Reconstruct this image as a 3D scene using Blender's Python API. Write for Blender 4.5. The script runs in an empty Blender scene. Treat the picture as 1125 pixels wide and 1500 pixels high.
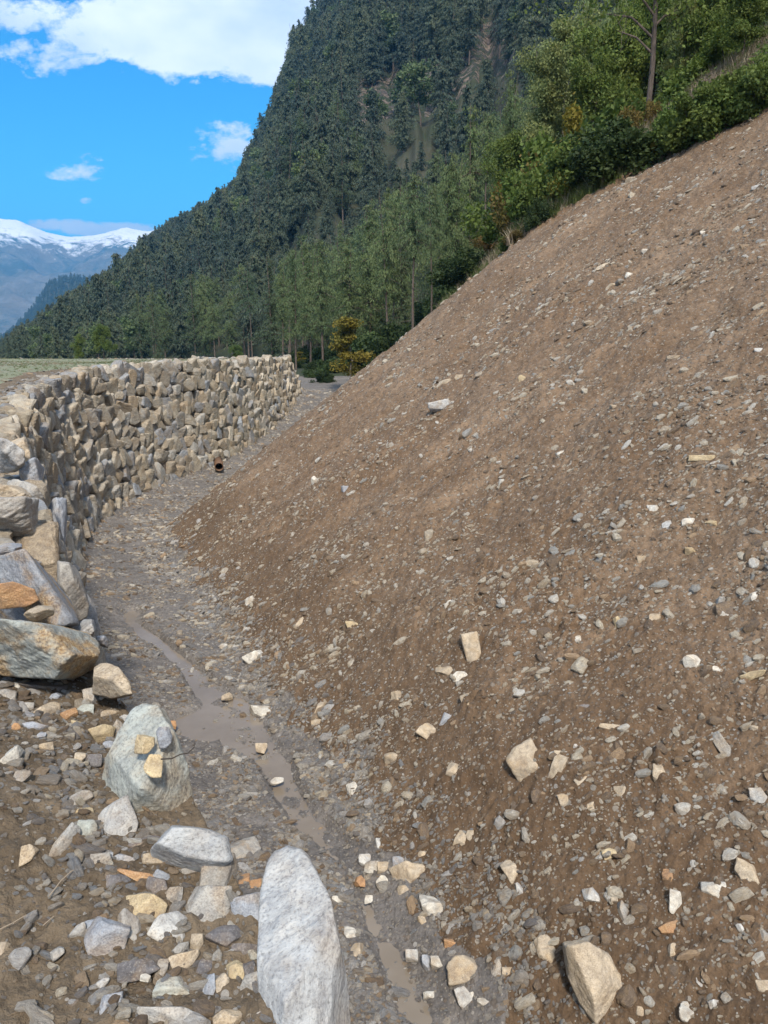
import bpy, math, random
import numpy as np
from mathutils import Vector, Matrix, Euler

random.seed(7)
RS = np.random.RandomState(11)
S = bpy.context.scene
COL = S.collection

# ------------------------------------------------------------------ camera
TH = math.radians(13.5)
FPX = 1083.0
cam_d = bpy.data.cameras.new("camera")
cam = bpy.data.objects.new("camera", cam_d)
COL.objects.link(cam)
cam.location = (0, 0, 0)
cam.rotation_euler = (math.pi / 2 - TH, 0, 0)
cam_d.sensor_fit = 'VERTICAL'
cam_d.sensor_height = 36.0
cam_d.sensor_width = 36.0
cam_d.lens = FPX / 1500 * 36
cam_d.clip_start = 0.05
cam_d.clip_end = 30000
S.camera = cam

# ------------------------------------------------------------------ light
SUN_EL, SUN_AZ = 50.0, 172.0       # azimuth measured from +Y towards +X
S.view_settings.view_transform = 'Standard'
S.view_settings.look = 'None'
S.view_settings.exposure = 1.05
S.view_settings.gamma = 1
sd = bpy.data.lights.new("sun", 'SUN')
sd.energy = 3.2
sd.angle = math.radians(7)
sd.color = (1.0, 0.90, 0.78)
so = bpy.data.objects.new("sun", sd)
COL.objects.link(so)
_a, _e = math.radians(SUN_AZ), math.radians(SUN_EL)
_dir = Vector((math.sin(_a) * math.cos(_e), math.cos(_a) * math.cos(_e), math.sin(_e)))
so.rotation_euler = _dir.to_track_quat('Z', 'Y').to_euler()


def px_dir(px, py):
    """direction through a pixel of the 1125x1500 photograph"""
    u = (px - 562.5) / FPX
    v = (750 - py) / FPX
    return Vector((u, math.cos(TH) + v * math.sin(TH), -math.sin(TH) + v * math.cos(TH)))


def qe(px, py):
    d = px_dir(px, py)
    return d.x / d.y, d.z / d.y


def project(x, y, z):
    f = y * math.cos(TH) - z * math.sin(TH)
    up = y * math.sin(TH) + z * math.cos(TH)
    return 562.5 + FPX * x / f, 750 - FPX * up / f


class NT:
    """tiny node-tree writer"""
    def __init__(self, tree):
        self.t = tree
        tree.nodes.clear()

    def n(self, typ, ins=None, **props):
        nd = self.t.nodes.new(typ)
        for k, v in props.items():
            setattr(nd, k, v)
        for k, v in (ins or {}).items():
            s = nd.inputs[k]
            if isinstance(v, tuple) and len(v) == 2 and hasattr(v[0], 'outputs'):
                self.t.links.new(v[0].outputs[v[1]], s)
            elif hasattr(v, 'outputs'):
                self.t.links.new(v.outputs[0], s)
            else:
                if s.type == 'RGBA' and len(v) == 3: v = (*v, 1)
                s.default_value = v
        return nd

    def math(self, op, a, b=None, c=None, clamp=False):
        ins = {0: a}
        if b is not None: ins[1] = b
        if c is not None: ins[2] = c
        return self.n('ShaderNodeMath', ins, operation=op, use_clamp=clamp)

    def mix(self, f, a, b, blend='MIX'):
        nd = self.n('ShaderNodeMix', None, data_type='RGBA', blend_type=blend)
        for i, v in ((0, f), (6, a), (7, b)):
            s = nd.inputs[i]
            if isinstance(v, tuple) and len(v) == 2 and hasattr(v[0], 'outputs'):
                self.t.links.new(v[0].outputs[v[1]], s)
            elif hasattr(v, 'outputs'):
                o = v.outputs[2] if v.bl_idname == 'ShaderNodeMix' else v.outputs[0]
                self.t.links.new(o, s)
            else:
                if i and len(v) == 3: v = (*v, 1)
                s.default_value = v
        return (nd, 2)

    def ramp(self, f, stops, interp='LINEAR'):
        nd = self.n('ShaderNodeValToRGB', {0: f})
        cr = nd.color_ramp
        cr.interpolation = interp
        while len(cr.elements) < len(stops): cr.elements.new(0.5)
        for e, (p, c) in zip(cr.elements, stops):
            e.position = p
            e.color = (*c, 1) if isinstance(c, tuple) else (c, c, c, 1)
        return nd

    def noise(self, vec, scale, detail=4, rough=0.55, dist=0.0):
        return self.n('ShaderNodeTexNoise', {'Vector': vec, 'Scale': scale, 'Detail': detail, 'Roughness': rough, 'Distortion': dist})


# ------------------------------------------------------------------ sky
W = bpy.data.worlds.new("World")
S.world = W
W.use_nodes = True
nt = NT(W.node_tree)
sky = nt.n('ShaderNodeTexSky', None, sky_type='NISHITA', sun_disc=False, sun_elevation=math.radians(SUN_EL),
           sun_rotation=math.radians(SUN_AZ), altitude=900, air_density=1.0, dust_density=0.4, ozone_density=2.0)
tc = nt.n('ShaderNodeTexCoord')
sep = nt.n('ShaderNodeSeparateXYZ', {0: (tc, 'Generated')})
yy = nt.math('MAXIMUM', nt.math('ABSOLUTE', (sep, 1)), 0.05)
qn = nt.math('DIVIDE', (sep, 0), yy)
en = nt.math('DIVIDE', (sep, 2), yy)
vec2 = nt.n('ShaderNodeCombineXYZ', {0: qn, 1: en, 2: 0.0})
vecs = nt.n('ShaderNodeMapping', {'Vector': vec2, 'Scale': (1.0, 1.7, 1.0)})
nz = nt.noise(vecs, 11.0, 9, 0.6, 0.4)
nz2 = nt.noise(vecs, 38.0, 6, 0.65)
acc = None
for (cx, cy, rx, ry, w) in ((330, 35, 190, 78, 1.3), (455, 20, 130, 85, 1.3), (250, 60, 75, 42, 0.7), (400, 90, 60, 40, .5), (75, 86, 78, 26, 0.75), (332, 216, 58, 38, 0.5),
                            (350, 203, 34, 24, 0.3), (110, 252, 44, 13, 0.42), (135, 230, 22, 7, 0.35), (182, 230, 16, 6, .3), (130, 294, 12, 5, .35),
                            (15, 12, 62, 32, 0.8), (150, 28, 95, 30, 0.62), (110, 333, 90, 11, .62), (170, 336, 60, 10, .6), (70, 328, 40, 8, .5)):
    q0, e0 = qe(cx, cy)
    q1, e1 = qe(cx + rx, cy)[0] - q0, qe(cx, cy - ry)[1] - e0
    q1 *= 1.4; e1 *= 1.4; w = min(w, 1.05) + .08
    dx = nt.math('DIVIDE', nt.math('SUBTRACT', qn, q0), q1)
    dy = nt.math('DIVIDE', nt.math('SUBTRACT', en, e0), e1)
    d2 = nt.math('ADD', nt.math('MULTIPLY', dx, dx), nt.math('MULTIPLY', dy, dy))
    m = nt.math('MULTIPLY', nt.math('SUBTRACT', 1.0, d2, clamp=True), w)
    acc = m if acc is None else nt.math('ADD', acc, m)
# general broken cloud higher up and around, which lights the scene
gen = nt.noise((tc, 'Generated'), 2.2, 7, 0.55)
high = nt.math('MAXIMUM', nt.math('MULTIPLY', nt.math('SUBTRACT', en, 0.80, clamp=True), 4.0, clamp=True), nt.math('MULTIPLY', nt.math('SUBTRACT', -0.1, (sep, 1), clamp=True), 5.0, clamp=True))
genm = nt.math('MULTIPLY', nt.math('MULTIPLY', nt.math('SUBTRACT', gen, 0.36, clamp=True), 8.0, clamp=True), high)
edge = nt.math('ADD', nt.math('MULTIPLY', nt.math('SUBTRACT', nz, 0.5), 3.4), nt.math('MULTIPLY', nt.math('SUBTRACT', nz2, 0.5), 1.9))
gate = nt.math('MULTIPLY', acc, 4.0, clamp=True)
cov = nt.math('ADD', acc, nt.math('MULTIPLY', edge, gate))
cmask = nt.math('SMOOTH_MIN', nt.math('MULTIPLY', nt.math('SUBTRACT', cov, 0.36, clamp=True), 1.6), 0.93, 0.25)
cmask = nt.math('MAXIMUM', cmask, genm, clamp=True)
shade = nt.ramp(nt.noise(vecs, 5.0, 5, 0.5), [(0.35, (4.2, 5.0, 6.4)), (0.62, (7.4, 7.7, 8.0))])
tint = nt.mix(nt.math('MULTIPLY', nt.math('SUBTRACT', .5, en, clamp=True), 2.0, clamp=True), (0.02, 0.70, 1.16), (0.30, 1.04, 1.18))
blue = nt.mix(1.0, sky, tint, 'MULTIPLY')
skyc = nt.mix(cmask, blue, shade)
bg = nt.n('ShaderNodeBackground', {'Color': skyc, 'Strength': 0.1})
nt.n('ShaderNodeOutputWorld', {'Surface': bg})


# ------------------------------------------------------------------ numpy noise
_P = RS.permutation(1024)
_G = RS.rand(1024) * 2 * np.pi
_GX, _GY = np.cos(_G), np.sin(_G)


def perlin(x, y):
    xi = np.floor(x).astype(np.int64); yi = np.floor(y).astype(np.int64)
    xf = x - xi; yf = y - yi
    u = xf * xf * xf * (xf * (xf * 6 - 15) + 10); v = yf * yf * yf * (yf * (yf * 6 - 15) + 10)

    def g(ix, iy, fx, fy):
        h = _P[(_P[ix & 1023] + iy) & 1023]
        return _GX[h] * fx + _GY[h] * fy
    a = g(xi, yi, xf, yf); b = g(xi + 1, yi, xf - 1, yf)
    c = g(xi, yi + 1, xf, yf - 1); d = g(xi + 1, yi + 1, xf - 1, yf - 1)
    return (a + u * (b - a)) * (1 - v) + (c + u * (d - c)) * v


def fbm(x, y, octv=4, gain=0.5, lac=2.03):
    s = 0; a = 1.0
    for i in range(octv):
        s = s + a * perlin(x + 17.3 * i, y - 9.1 * i)
        x = x * lac; y = y * lac; a *= gain
    return s


def smin(a, b, k):
    h = np.clip(0.5 + 0.5 * (b - a) / k, 0, 1)
    return b + (a - b) * h - k * h * (1 - h)


def smax(a, b, k):
    return -smin(-a, -b, k)


def sstep(a, b, x):
    t = np.clip((x - a) / (b - a), 0, 1)
    return t * t * (3 - 2 * t)


# ------------------------------------------------------------------ wall line (plan of the top edge)
def catmull(P, n):
    P = [np.array(p, float) for p in P]
    P = [2 * P[0] - P[1]] + P + [2 * P[-1] - P[-2]]
    out = []
    for i in range(1, len(P) - 2):
        for k in range(n):
            t = k / n
            a, b, c, d = P[i - 1], P[i], P[i + 1], P[i + 2]
            out.append(0.5 * ((2 * b) + (-a + c) * t + (2 * a - 5 * b + 4 * c - d) * t * t + (-a + 3 * b - 3 * c + d) * t ** 3))
    out.append(P[-2])
    return np.array(out)


WTOP = catmull([(3.2, -6), (1.2, -1), (-.05, 1.4), (-.5, 2.2), (-.98, 3.0), (-1.7, 4.0), (-2.75, 5.7), (-4.1, 8.1), (-6.0, 11.7),
                (-7.6, 15.2), (-8.75, 19), (-9.2, 22), (-9.1, 25), (-8.25, 28), (-7.25, 31), (-6.6, 35), (-6.1, 40), (-5.9, 45.5), (-6.6, 47.4), (-9, 48.6), (-14, 50), (-26, 52)], 5)
_seg = WTOP[1:] - WTOP[:-1]
_len = np.hypot(_seg[:, 0], _seg[:, 1])
_cum = np.concatenate([[0], np.cumsum(_len)])


def wall_dist(x, y):
    """signed distance to the wall's top edge: + on the gully side (to the right of the line), also arc position"""
    best = np.full(x.shape, 1e9); sgn = np.ones(x.shape); arc = np.zeros(x.shape)
    for i in range(len(_seg)):
        ax, ay = WTOP[i]; dx, dy = _seg[i]; L2 = dx * dx + dy * dy
        t = np.clip(((x - ax) * dx + (y - ay) * dy) / L2, 0, 1)
        ex = x - ax - t * dx; ey = y - ay - t * dy
        d = ex * ex + ey * ey
        m = d < best - 1e-12
        best = np.where(m, d, best)
        sgn = np.where(m, np.where(dx * ey - dy * ex < 0, 1.0, -1.0), sgn)
        arc = np.where(m, _cum[i] + t * _len[i], arc)
    return np.sqrt(best) * sgn, arc


SETB = 0.75


def z_top(y):
    return np.interp(y, [0, 9, 12, 15, 19, 24, 29, 46, 60], [-1.72, -1.72, -1.66, -1.5, -1.27, -1.06, -1.03, -1.42, -1.7])


def z_bed(y):
    return np.interp(y, [-10, 0, 25, 30, 38, 46, 60, 90], [-5.5, -5.5, -5.5, -5.28, -4.6, -3.6, -2.7, -2.6])


# ------------------------------------------------------------------ the mountain, by bearing
_rid = np.array([(-420, 560, 1700), (-140, 548, 1500), (-30, 535, 1400), (0, 508, 1300), (60, 470, 1150), (100, 441, 1050), (140, 416, 980), (180, 386, 920),
                 (210, 352, 860), (250, 326, 800), (300, 296, 740), (345, 262, 690), (370, 208, 650), (395, 152, 620), (410, 110, 600), (430, 52, 580),
                 (450, 12, 560), (490, -28, 540), (560, -95, 520), (700, -170, 470), (900, -230, 400), (1200, -240, 330), (1700, -230, 300)], float)
_RQ, _RE = np.array([qe(a, b) for a, b, c in _rid]).T
_RR = _rid[:, 2]
_RE = _RE - 16.0 / _RR
_fq = np.array([qe(p, 500)[0] for p in (-400, 0, 200, 450, 600, 750, 900, 1200, 1700)])
_fr = np.array([190, 165, 140, 112, 100, 80, 66, 60, 60], float)


def mountain(x, y):
    yc = np.maximum(y, 1e-3)
    q = np.where(y > 0, x / yc, np.sign(x) * 99)
    q = np.clip(q, -9, 9)
    r = y                                            # distances are measured along +Y so silhouettes stay exact
    rr = np.interp(q, _RQ, _RR); re = np.interp(q, _RQ, _RE); rf = np.interp(q, _fq, _fr)
    t = (r - rf) / (rr - rf)
    tc_ = np.clip(t, 0, 1)
    zf = np.interp(rf, [0, 60, 100, 200], [-2.6, -2.6, -4.6, -10]) - .3
    zR = re * rr
    prof = tc_ ** 1.12
    z = zf + (zR - zf) * prof
    amp = np.clip(tc_ * (1 - tc_) * 4, 0, 1)
    s = q * 60
    z = z + amp * (zR + 20) * (0.075 * perlin(q * 14 + 3.3, r / 150.) + 0.035 * perlin(q * 34, r / 60.) + 0.015 * perlin(q * 90, r / 30.))
    back = np.where(t > 1, (r - rr) * 0.35, 0)
    z = z - back
    fade = sstep(0.95, 1.3, -q) + sstep(3.0, 6.0, q)
    z = z - fade * 400
    return np.where((y > 20) & (t > 0), z, -50.0), t


# far blue ridge
_r2 = np.array([(-300, 545), (-80, 520), (0, 498), (18, 482), (45, 452), (72, 412), (88, 405), (112, 403), (135, 408), (170, 402), (220, 380), (280, 330), (420, 280)], float)
_Q2, _E2 = np.array([qe(a, b) for a, b in _r2]).T
R2 = 2300.0
_E2 = _E2 - 9.0 / R2


def ridge2(x, y):
    yc = np.maximum(y, 1e-3)
    q = np.clip(x / yc, -9, 9)
    re = np.interp(q, _Q2, _E2)
    t = np.clip((y - 1700) / (R2 - 1700), 0, 1)
    z = -25 + (re * R2 + 25) * t + t * (1 - t) * 4 * 30 * perlin(q * 30, y / 200.)
    z = z - np.maximum(y - R2, 0) * 0.3
    return np.where((y > 1650) & (q < 0.2) & (q > -1.3), z, -60)


def crest_y(x):
    return np.interp(x, [-20, 3.9, 6, 7.5, 8.7, 10.1, 14, 30], [34, 25.2, 24.3, 23.9, 23.3, 21.6, 17.5, 8])


def talus(x, y):
    d = np.stack([x, y])
    z1 = -5.5 + 0.659 * (x - .77) + 0.305 * (y - 4.9)
    z2 = -5.5 + 0.843 * (x + 6.5) - 0.15 * (y - 21)
    z3 = 2.8 + 0.529 * (x - 3.9) + 0.06 * np.minimum(y - 25.2, 25) - np.maximum(0, 4.2 + .16 * (y - 25.2) - x) * 0.9 - np.maximum(0, x - 30) * 0.2
    z3 = z3 + 0.25 * fbm(x / 6, y / 6, 3)
    cy_ = crest_y(x)
    z3 = z3 + np.maximum(0, cy_ + .6 * fbm(x / 1.3, y / 1.3, 4) - y) * 1.5 * sstep(1.5, 3.9, x)
    return z1, z2, z3


_trk = np.array([(760, 1620), (700, 1520), (640, 1430), (600, 1400), (560, 1330), (520, 1260), (470, 1215), (430, 1170), (400, 1110), (360, 1075), (335, 1040), (310, 1010), (250, 950), (180, 905)], float)


def plane_hit(px, py, z):
    d = px_dir(px, py)
    t = z / d.z
    return d.x * t, d.y * t


TRK = catmull([plane_hit(a, b, -5.5) for a, b in _trk], 3)
TRW = np.interp(np.arange(len(TRK)), np.linspace(0, len(TRK) - 1, 14), [.34, .34, .34, .32, .26, .22, .21, .23, .27, .42, .55, .30, .14, .26])
PUD = [(*plane_hit(300, 1058, -5.5), .95, .5), (*plane_hit(178, 905, -5.5), .35, .75), (*plane_hit(640, 1440, -5.5), .5, .5)]


def trickle(x, y):
    best = np.full(x.shape, 9.0)
    for i in range(len(TRK) - 1):
        ax, ay = TRK[i]; dx, dy = TRK[i + 1] - TRK[i]; L2 = dx * dx + dy * dy
        t = np.clip(((x - ax) * dx + (y - ay) * dy) / L2, 0, 1)
        w = TRW[i] * (1 - t) + TRW[i + 1] * t
        d = np.hypot(x - ax - t * dx, y - ay - t * dy) / w
        best = np.minimum(best, d)
    for (cx, cy, rx, ry) in PUD:
        best = np.minimum(best, np.hypot((x - cx) / rx, (y - cy) / ry))
    return best


def zfl(y):
    return np.interp(y, [0, 60, 100, 200, 1700, 9000], [-2.6, -2.6, -4.6, -10, -60, -90])


def height(x, y, full=True):
    """terrain height and region code. 0 embankment, 1 gully bed, 2 debris slope, 3 grassy hill, 4 mountain, 5 meadow, 6 wall core, 7 far ridge"""
    x = np.asarray(x, float); y = np.asarray(y, float)
    near = (np.abs(y) < 110) & (np.abs(x) < 90)
    wd = np.full(x.shape, -50.0)
    if near.any():
        w_, _ = wall_dist(x[near], y[near])
        wd[near] = w_
    far = ~near
    wd[far] = np.where(y[far] > 52, 50.0, np.where(x[far] < 0, -50.0, 50.0))
    zb = z_bed(y)
    z1, z2, z3 = talus(x, y)
    lf = (0.32 * fbm(x / 3.1, y / 3.1, 3) + .10 * perlin((x * .42 - y * .907) / .7, (x * .907 + y * .42) / 3.)) * sstep(0, 1.5, z1 + 5.5)
    zt = smin(z1 + lf, smax(z2, z3, 0.6), 0.5)
    is_hill = z3 + 0.0 < z1 + lf - 0.05
    # flare of loose debris at the toe
    toe = zt - zb
    zr = smax(zb, zt, 0.35)
    zr = zr - 0.04
    reg = np.where(toe > 0.10 + .28 * fbm(x / .7, y / .7, 3), np.where(is_hill & ((x > .160 * y) | (y > 27)), 3, 2), 1)
    # plateau
    hump = 0.10 * np.sin(x * .21 + y * .05) + 0.12 * fbm(x / 7, y / 7, 2)
    zp = z_top(np.minimum(y, 60)) - 0.06 + hump * sstep(1.0, 6.0, -wd) 
    zp = zp + 0.16 * np.exp(-((x + 1.75) ** 2 / .5 + (y - 2.35) ** 2 / .25)) * (wd < 0)
    lip = sstep(-1.0, -0.05, wd)
    zp = zp - 0.10 * lip
    # step down across the wall
    k = np.clip(wd / SETB, 0, 1)
    zbl = zb + 0.28 * np.exp(-np.clip(wd - SETB, 0, 9) / 0.5) * (1 - k * 0)
    z = np.where(wd < 0, zp, np.where(wd < SETB, zp * (1 - k) + (zb + .28) * k, np.maximum(zr, zbl)))
    grassy = (-wd > 1.5 + 1.2 * fbm(x / 2.2, y / 2.2, 3)) & (y > 13)
    reg = np.where(wd < 0, np.where(grassy, 5, 0), np.where(wd < SETB, 6, reg))
    # beyond the gully everything becomes valley floor
    ff = sstep(52, 75, y)
    zfloor = zfl(y)
    left = (x < 4) | (z < zfloor)
    z = np.where(left, z * (1 - ff) + np.maximum(zfloor, np.minimum(z, zfloor + .5) * 1.0) * ff, z)
    reg = np.where((reg == 3) & (y > 33 + .3 * x), 4, reg)
    reg = np.where((y > 55) & left, np.where(x > -9 - (y - 55) * .1, 4, 5), reg)
    zm, t = mountain(x, y)
    mm = zm > z
    z = np.where(mm, zm, z)
    reg = np.where(mm, 4, reg)
    zq = ridge2(x, y)
    mm = zq > z
    z = np.where(mm, zq, z)
    reg = np.where(mm, 7, reg)
    if full:
        r = np.hypot(x, y)
        fa = np.clip(1.6 - r / 40, 0, 1)
        a = fbm(x / .55, y / .55, 3)
        b = fbm(x / .13, y / .13, 3, 0.6)
        c = fbm(x / .035, y / .035, 2, 0.6) * (r < 9)
        clod = sstep(0.15, 0.5, fbm(x / 1.4 + 5, y / 1.4, 2)) * np.exp(-((x - 1.4) ** 2 + (y - 9.) ** 2) / 16.)
        bigc = np.abs(fbm(x / .32, y / .32, 3, .6))
        z = z + fa * np.select([reg == 0, reg == 1, reg == 2, reg == 3, reg == 6],
                               [.034 * a + .028 * b + .010 * c, .03 * a + .012 * b, .085 * a + .048 * b + .32 * clod * bigc, .1 * a + .04 * b, .05 * a + .04 * b], 0.0)
        tr = trickle(x, y)
        z = z - .12 * (1 - sstep(.55, 1.15, tr * (1 + .35 * fbm(x / .45, y / .45, 3)))) * (1 - sstep(-.25, .12, toe)) * (wd > SETB) * (r < 25)
        # ruts left by machines along the bed
        rut = np.sin(wd * 5.2 + .6) * .02
        z = z + np.where(reg == 1, rut * sstep(.2, .8, wd - SETB), 0)
        # ragged turf edge above the cut
        z = z + np.where((reg == 3) & (y < 45), .12, 0)
    return z, reg


# ------------------------------------------------------------------ mesh helpers
def mesh_np(name, verts, faces, mats=(), smooth=False, mi=None):
    verts = np.ascontiguousarray(verts, np.float32); faces = np.ascontiguousarray(faces, np.int32)
    me = bpy.data.meshes.new(name)
    k = faces.shape[1]
    me.vertices.add(len(verts)); me.vertices.foreach_set('co', verts.ravel())
    me.loops.add(faces.size); me.loops.foreach_set('vertex_index', faces.ravel())
    me.polygons.add(len(faces)); me.polygons.foreach_set('loop_start', np.arange(0, faces.size, k, dtype=np.int32))
    for m in mats: me.materials.append(m)
    if mi is not None: me.polygons.foreach_set('material_index', np.ascontiguousarray(mi, np.int32))
    me.polygons.foreach_set('use_smooth', np.full(len(faces), smooth))
    me.update(calc_edges=True)
    return me


def link(name, me, parent=None):
    o = bpy.data.objects.new(name, me)
    COL.objects.link(o)
    if parent: o.parent = parent
    return o


def tag(o, label=None, cat=None, group=None, kind=None):
    if label: o['label'] = label
    if cat: o['category'] = cat
    if group: o['group'] = group
    if kind: o['kind'] = kind
    return o


def empty(name, loc, rz=0):
    o = bpy.data.objects.new(name, None)
    COL.objects.link(o)
    o.location = loc; o.rotation_euler = (0, 0, rz)
    o.empty_display_size = 0.2
    return o


# ------------------------------------------------------------------ materials
def new_mat(name):
    m = bpy.data.materials.new(name)
    m.use_nodes = True
    return m, NT(m.node_tree)


def finish(t, col, rough=0.9, bump=None, bstr=0.5, bdist=0.02, spec=0.3):
    ins = {'Base Color': col, 'Roughness': rough, 'Specular IOR Level': spec}
    if bump is not None:
        bn = t.n('ShaderNodeBump', {'Strength': bstr, 'Distance': bdist, 'Height': bump})
        ins['Normal'] = bn
    b = t.n('ShaderNodeBsdfPrincipled', ins)
    t.n('ShaderNodeOutputMaterial', {'Surface': b})
    return b


def soil_mat(name, c1, c2, c3, speck=0.5, rough=0.92, wet=0.0, fine=1.0, damp=False):
    m, t = new_mat(name)
    co = t.n('ShaderNodeTexCoord')
    P = (co, 'Object')
    n1 = t.noise(P, 0.35, 5, 0.6)
    n2 = t.noise(P, 4.0, 8, 0.65)
    n3 = t.noise(P, 38.0, 4, 0.7)
    n4 = t.noise(P, 11.0, 7, 0.72)
    base = t.mix(t.ramp(n1, [(0.40, 0.0), (0.60, 1.0)]), c1, c2)
    base = t.mix(t.ramp(n2, [(0.38, 0.0), (0.68, 0.8)]), base, c3)
    base = t.mix(t.math('MULTIPLY', t.ramp(n3, [(0.3, 1.0), (0.55, 0.0)]), 0.55), base, tuple(v * .55 for v in c1))
    smap = t.n('ShaderNodeMapping', {'Vector': P, 'Rotation': (0, 0, -.433), 'Scale': (.22, 1.6, .22)})
    n5 = t.noise(smap, 1.1, 6, .65)
    base = t.mix(t.math('MULTIPLY', t.ramp(n5, [(0.5, 0.0), (0.66, 1.0)]), .55), base, tuple(v * 1.35 for v in c2))
    base = t.mix(t.math('MULTIPLY', t.ramp(n5, [(0.3, 1.0), (0.45, 0.0)]), .45), base, tuple(v * .7 for v in c1))
    base = t.mix(t.math('MULTIPLY', t.ramp(n4, [(0.36, 1.0), (0.5, 0.0)]), .6), base, tuple(v * .5 for v in c3))
    base = t.mix(t.math('MULTIPLY', t.ramp(n4, [(0.54, 0.0), (0.70, 1.0)]), .5), base, tuple(v * 1.45 for v in c2))
    if damp:   # fresh damp earth low on the slope, with its own ragged outline
        zz_ = t.n('ShaderNodeSeparateXYZ', {0: P})
        dm = t.math('ADD', t.math('MULTIPLY', (zz_, 2), -.62), t.math('MULTIPLY', t.noise(P, .8, 6, .65), 2.4))
        base = t.mix(t.math('MULTIPLY', t.ramp(t.math('SUBTRACT', dm, 3.35), [(0.0, 0.0), (0.75, 1.0)]), .62), base, tuple(v * .55 for v in c1))
    # small stones lying in the soil
    bump = t.math('ADD', t.math('ADD', t.math('MULTIPLY', n2, 1.6), t.math('MULTIPLY', n4, 1.2)), t.math('MULTIPLY', n3, 0.35))
    for sc, thr, w in ((13.0, 0.7, 1.3), (24.0, 0.6, 1.0), (46.0, 0.6, .7)):
        v = t.n('ShaderNodeTexVoronoi', {'Vector': P, 'Scale': sc, 'Randomness': 1.0})
        vs = t.n('ShaderNodeSeparateColor', {0: (v, 'Color')})
        pick = t.math('GREATER_THAN', (vs, 0), thr + .3 * (1 - speck))
        shape = t.math('LESS_THAN', (v, 'Distance'), t.math('MULTIPLY_ADD', (vs, 1), .26, .16))
        mask = t.math('MULTIPLY', pick, shape)
        sc_ = t.ramp((vs, 2), [(0.0, (.10, .085, .07)), (0.3, (.19, .15, .115)), (0.55, (.23, .215, .19)), (0.85, (.30, .26, .205)), (1, (.36, .35, .33))])
        base = t.mix(t.math('MULTIPLY', mask, .85), base, sc_)
        bump = t.math('ADD', bump, t.math('MULTIPLY', mask, .35 * w))
    r = rough
    if wet:
        r = t.ramp(t.noise(P, 1.3, 4, .6), [(0.4, rough), (0.6, rough - wet)])
    finish(t, base, r, bump, 0.9, 0.05 * fine, 0.3)
    return m


M_SOIL = soil_mat('slope_soil', (.176, .113, .065), (.232, .163, .105), (.132, .083, .048), .8, damp=True)
M_FILL = soil_mat('fill_soil', (.152, .115, .075), (.182, .143, .098), (.11, .082, .054), .3)
M_BED = soil_mat('bed_gravel', (.158, .146, .136), (.205, .188, .172), (.112, .105, .10), 1.5, .75, .35)
M_CORE = soil_mat('core_soil', (.16, .13, .10), (.20, .165, .13), (.11, .09, .07), 1.2)


def grass_ground(name, a, b, c, sc=1.0):
    m, t = new_mat(name)
    P = (t.n('ShaderNodeTexCoord'), 'Object')
    n1 = t.noise(P, 0.5 * sc, 6, 0.65); n2 = t.noise(P, 9 * sc, 5, 0.7)
    col = t.mix(t.ramp(n1, [(0.42, 0.0), (0.62, 1.0)]), a, b)
    col = t.mix(t.ramp(n2, [(0.4, 0.0), (0.65, .8)]), col, c)
    finish(t, col, 0.95, n2, .8, .05)
    return m


M_HILL = grass_ground('hill_turf', (.035, .06, .016), (.055, .075, .02), (.06, .05, .03))
M_MEADOW = grass_ground('meadow_turf', (.17, .19, .115), (.20, .19, .15), (.14, .155, .10))
M_FOREST = grass_ground('forest_floor', (.022, .035, .016), (.05, .05, .032), (.03, .032, .02), .1)

m, t = new_mat('cliff_rock')
P = (t.n('ShaderNodeTexCoord'), 'Object')
mp = t.n('ShaderNodeMapping', {'Vector': P, 'Scale': (1, 1, .8)})
n1 = t.noise(mp, .16, 10, .75, 1.5); n2 = t.noise(mp, .35, 9, .75)
c = t.mix(t.ramp(n1, [(0.44, 0.0), (0.56, 1.0)]), (.30, .235, .195), (.08, .075, .075))
c = t.mix(t.ramp(n2, [(0.47, 0.0), (0.53, 1.0)]), c, (.04, .058, .032))
finish(t, c, .9, t.math('ADD', n1, n2), 1.0, 2.5)
M_CLIFF = m

m, t = new_mat('snow_range')
P = (t.n('ShaderNodeTexCoord'), 'Object')
n1 = t.noise(P, .0016, 9, .62); n2 = t.noise(P, .009, 8, .68)
sz = t.n('ShaderNodeSeparateXYZ', {0: P})
lev = t.math('ADD', t.math('DIVIDE', t.math('SUBTRACT', (sz, 2), 590.0), 170.0), t.math('MULTIPLY', t.math('SUBTRACT', n2, .5), 4.4))
snow = t.ramp(lev, [(0.1, 0.0), (0.75, 1.0)])
rock = t.mix(t.ramp(n1, [(0.42, 0.0), (0.6, 1.0)]), (.05, .07, .06), (.16, .14, .11))
rock = t.mix(t.ramp(n2, [(0.48, 0.0), (0.62, .7)]), rock, (.2, .19, .17))
finish(t, t.mix(snow, rock, (.85, .87, .9)), .8, n2, .9, 60)
M_RANGE = m


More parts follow.
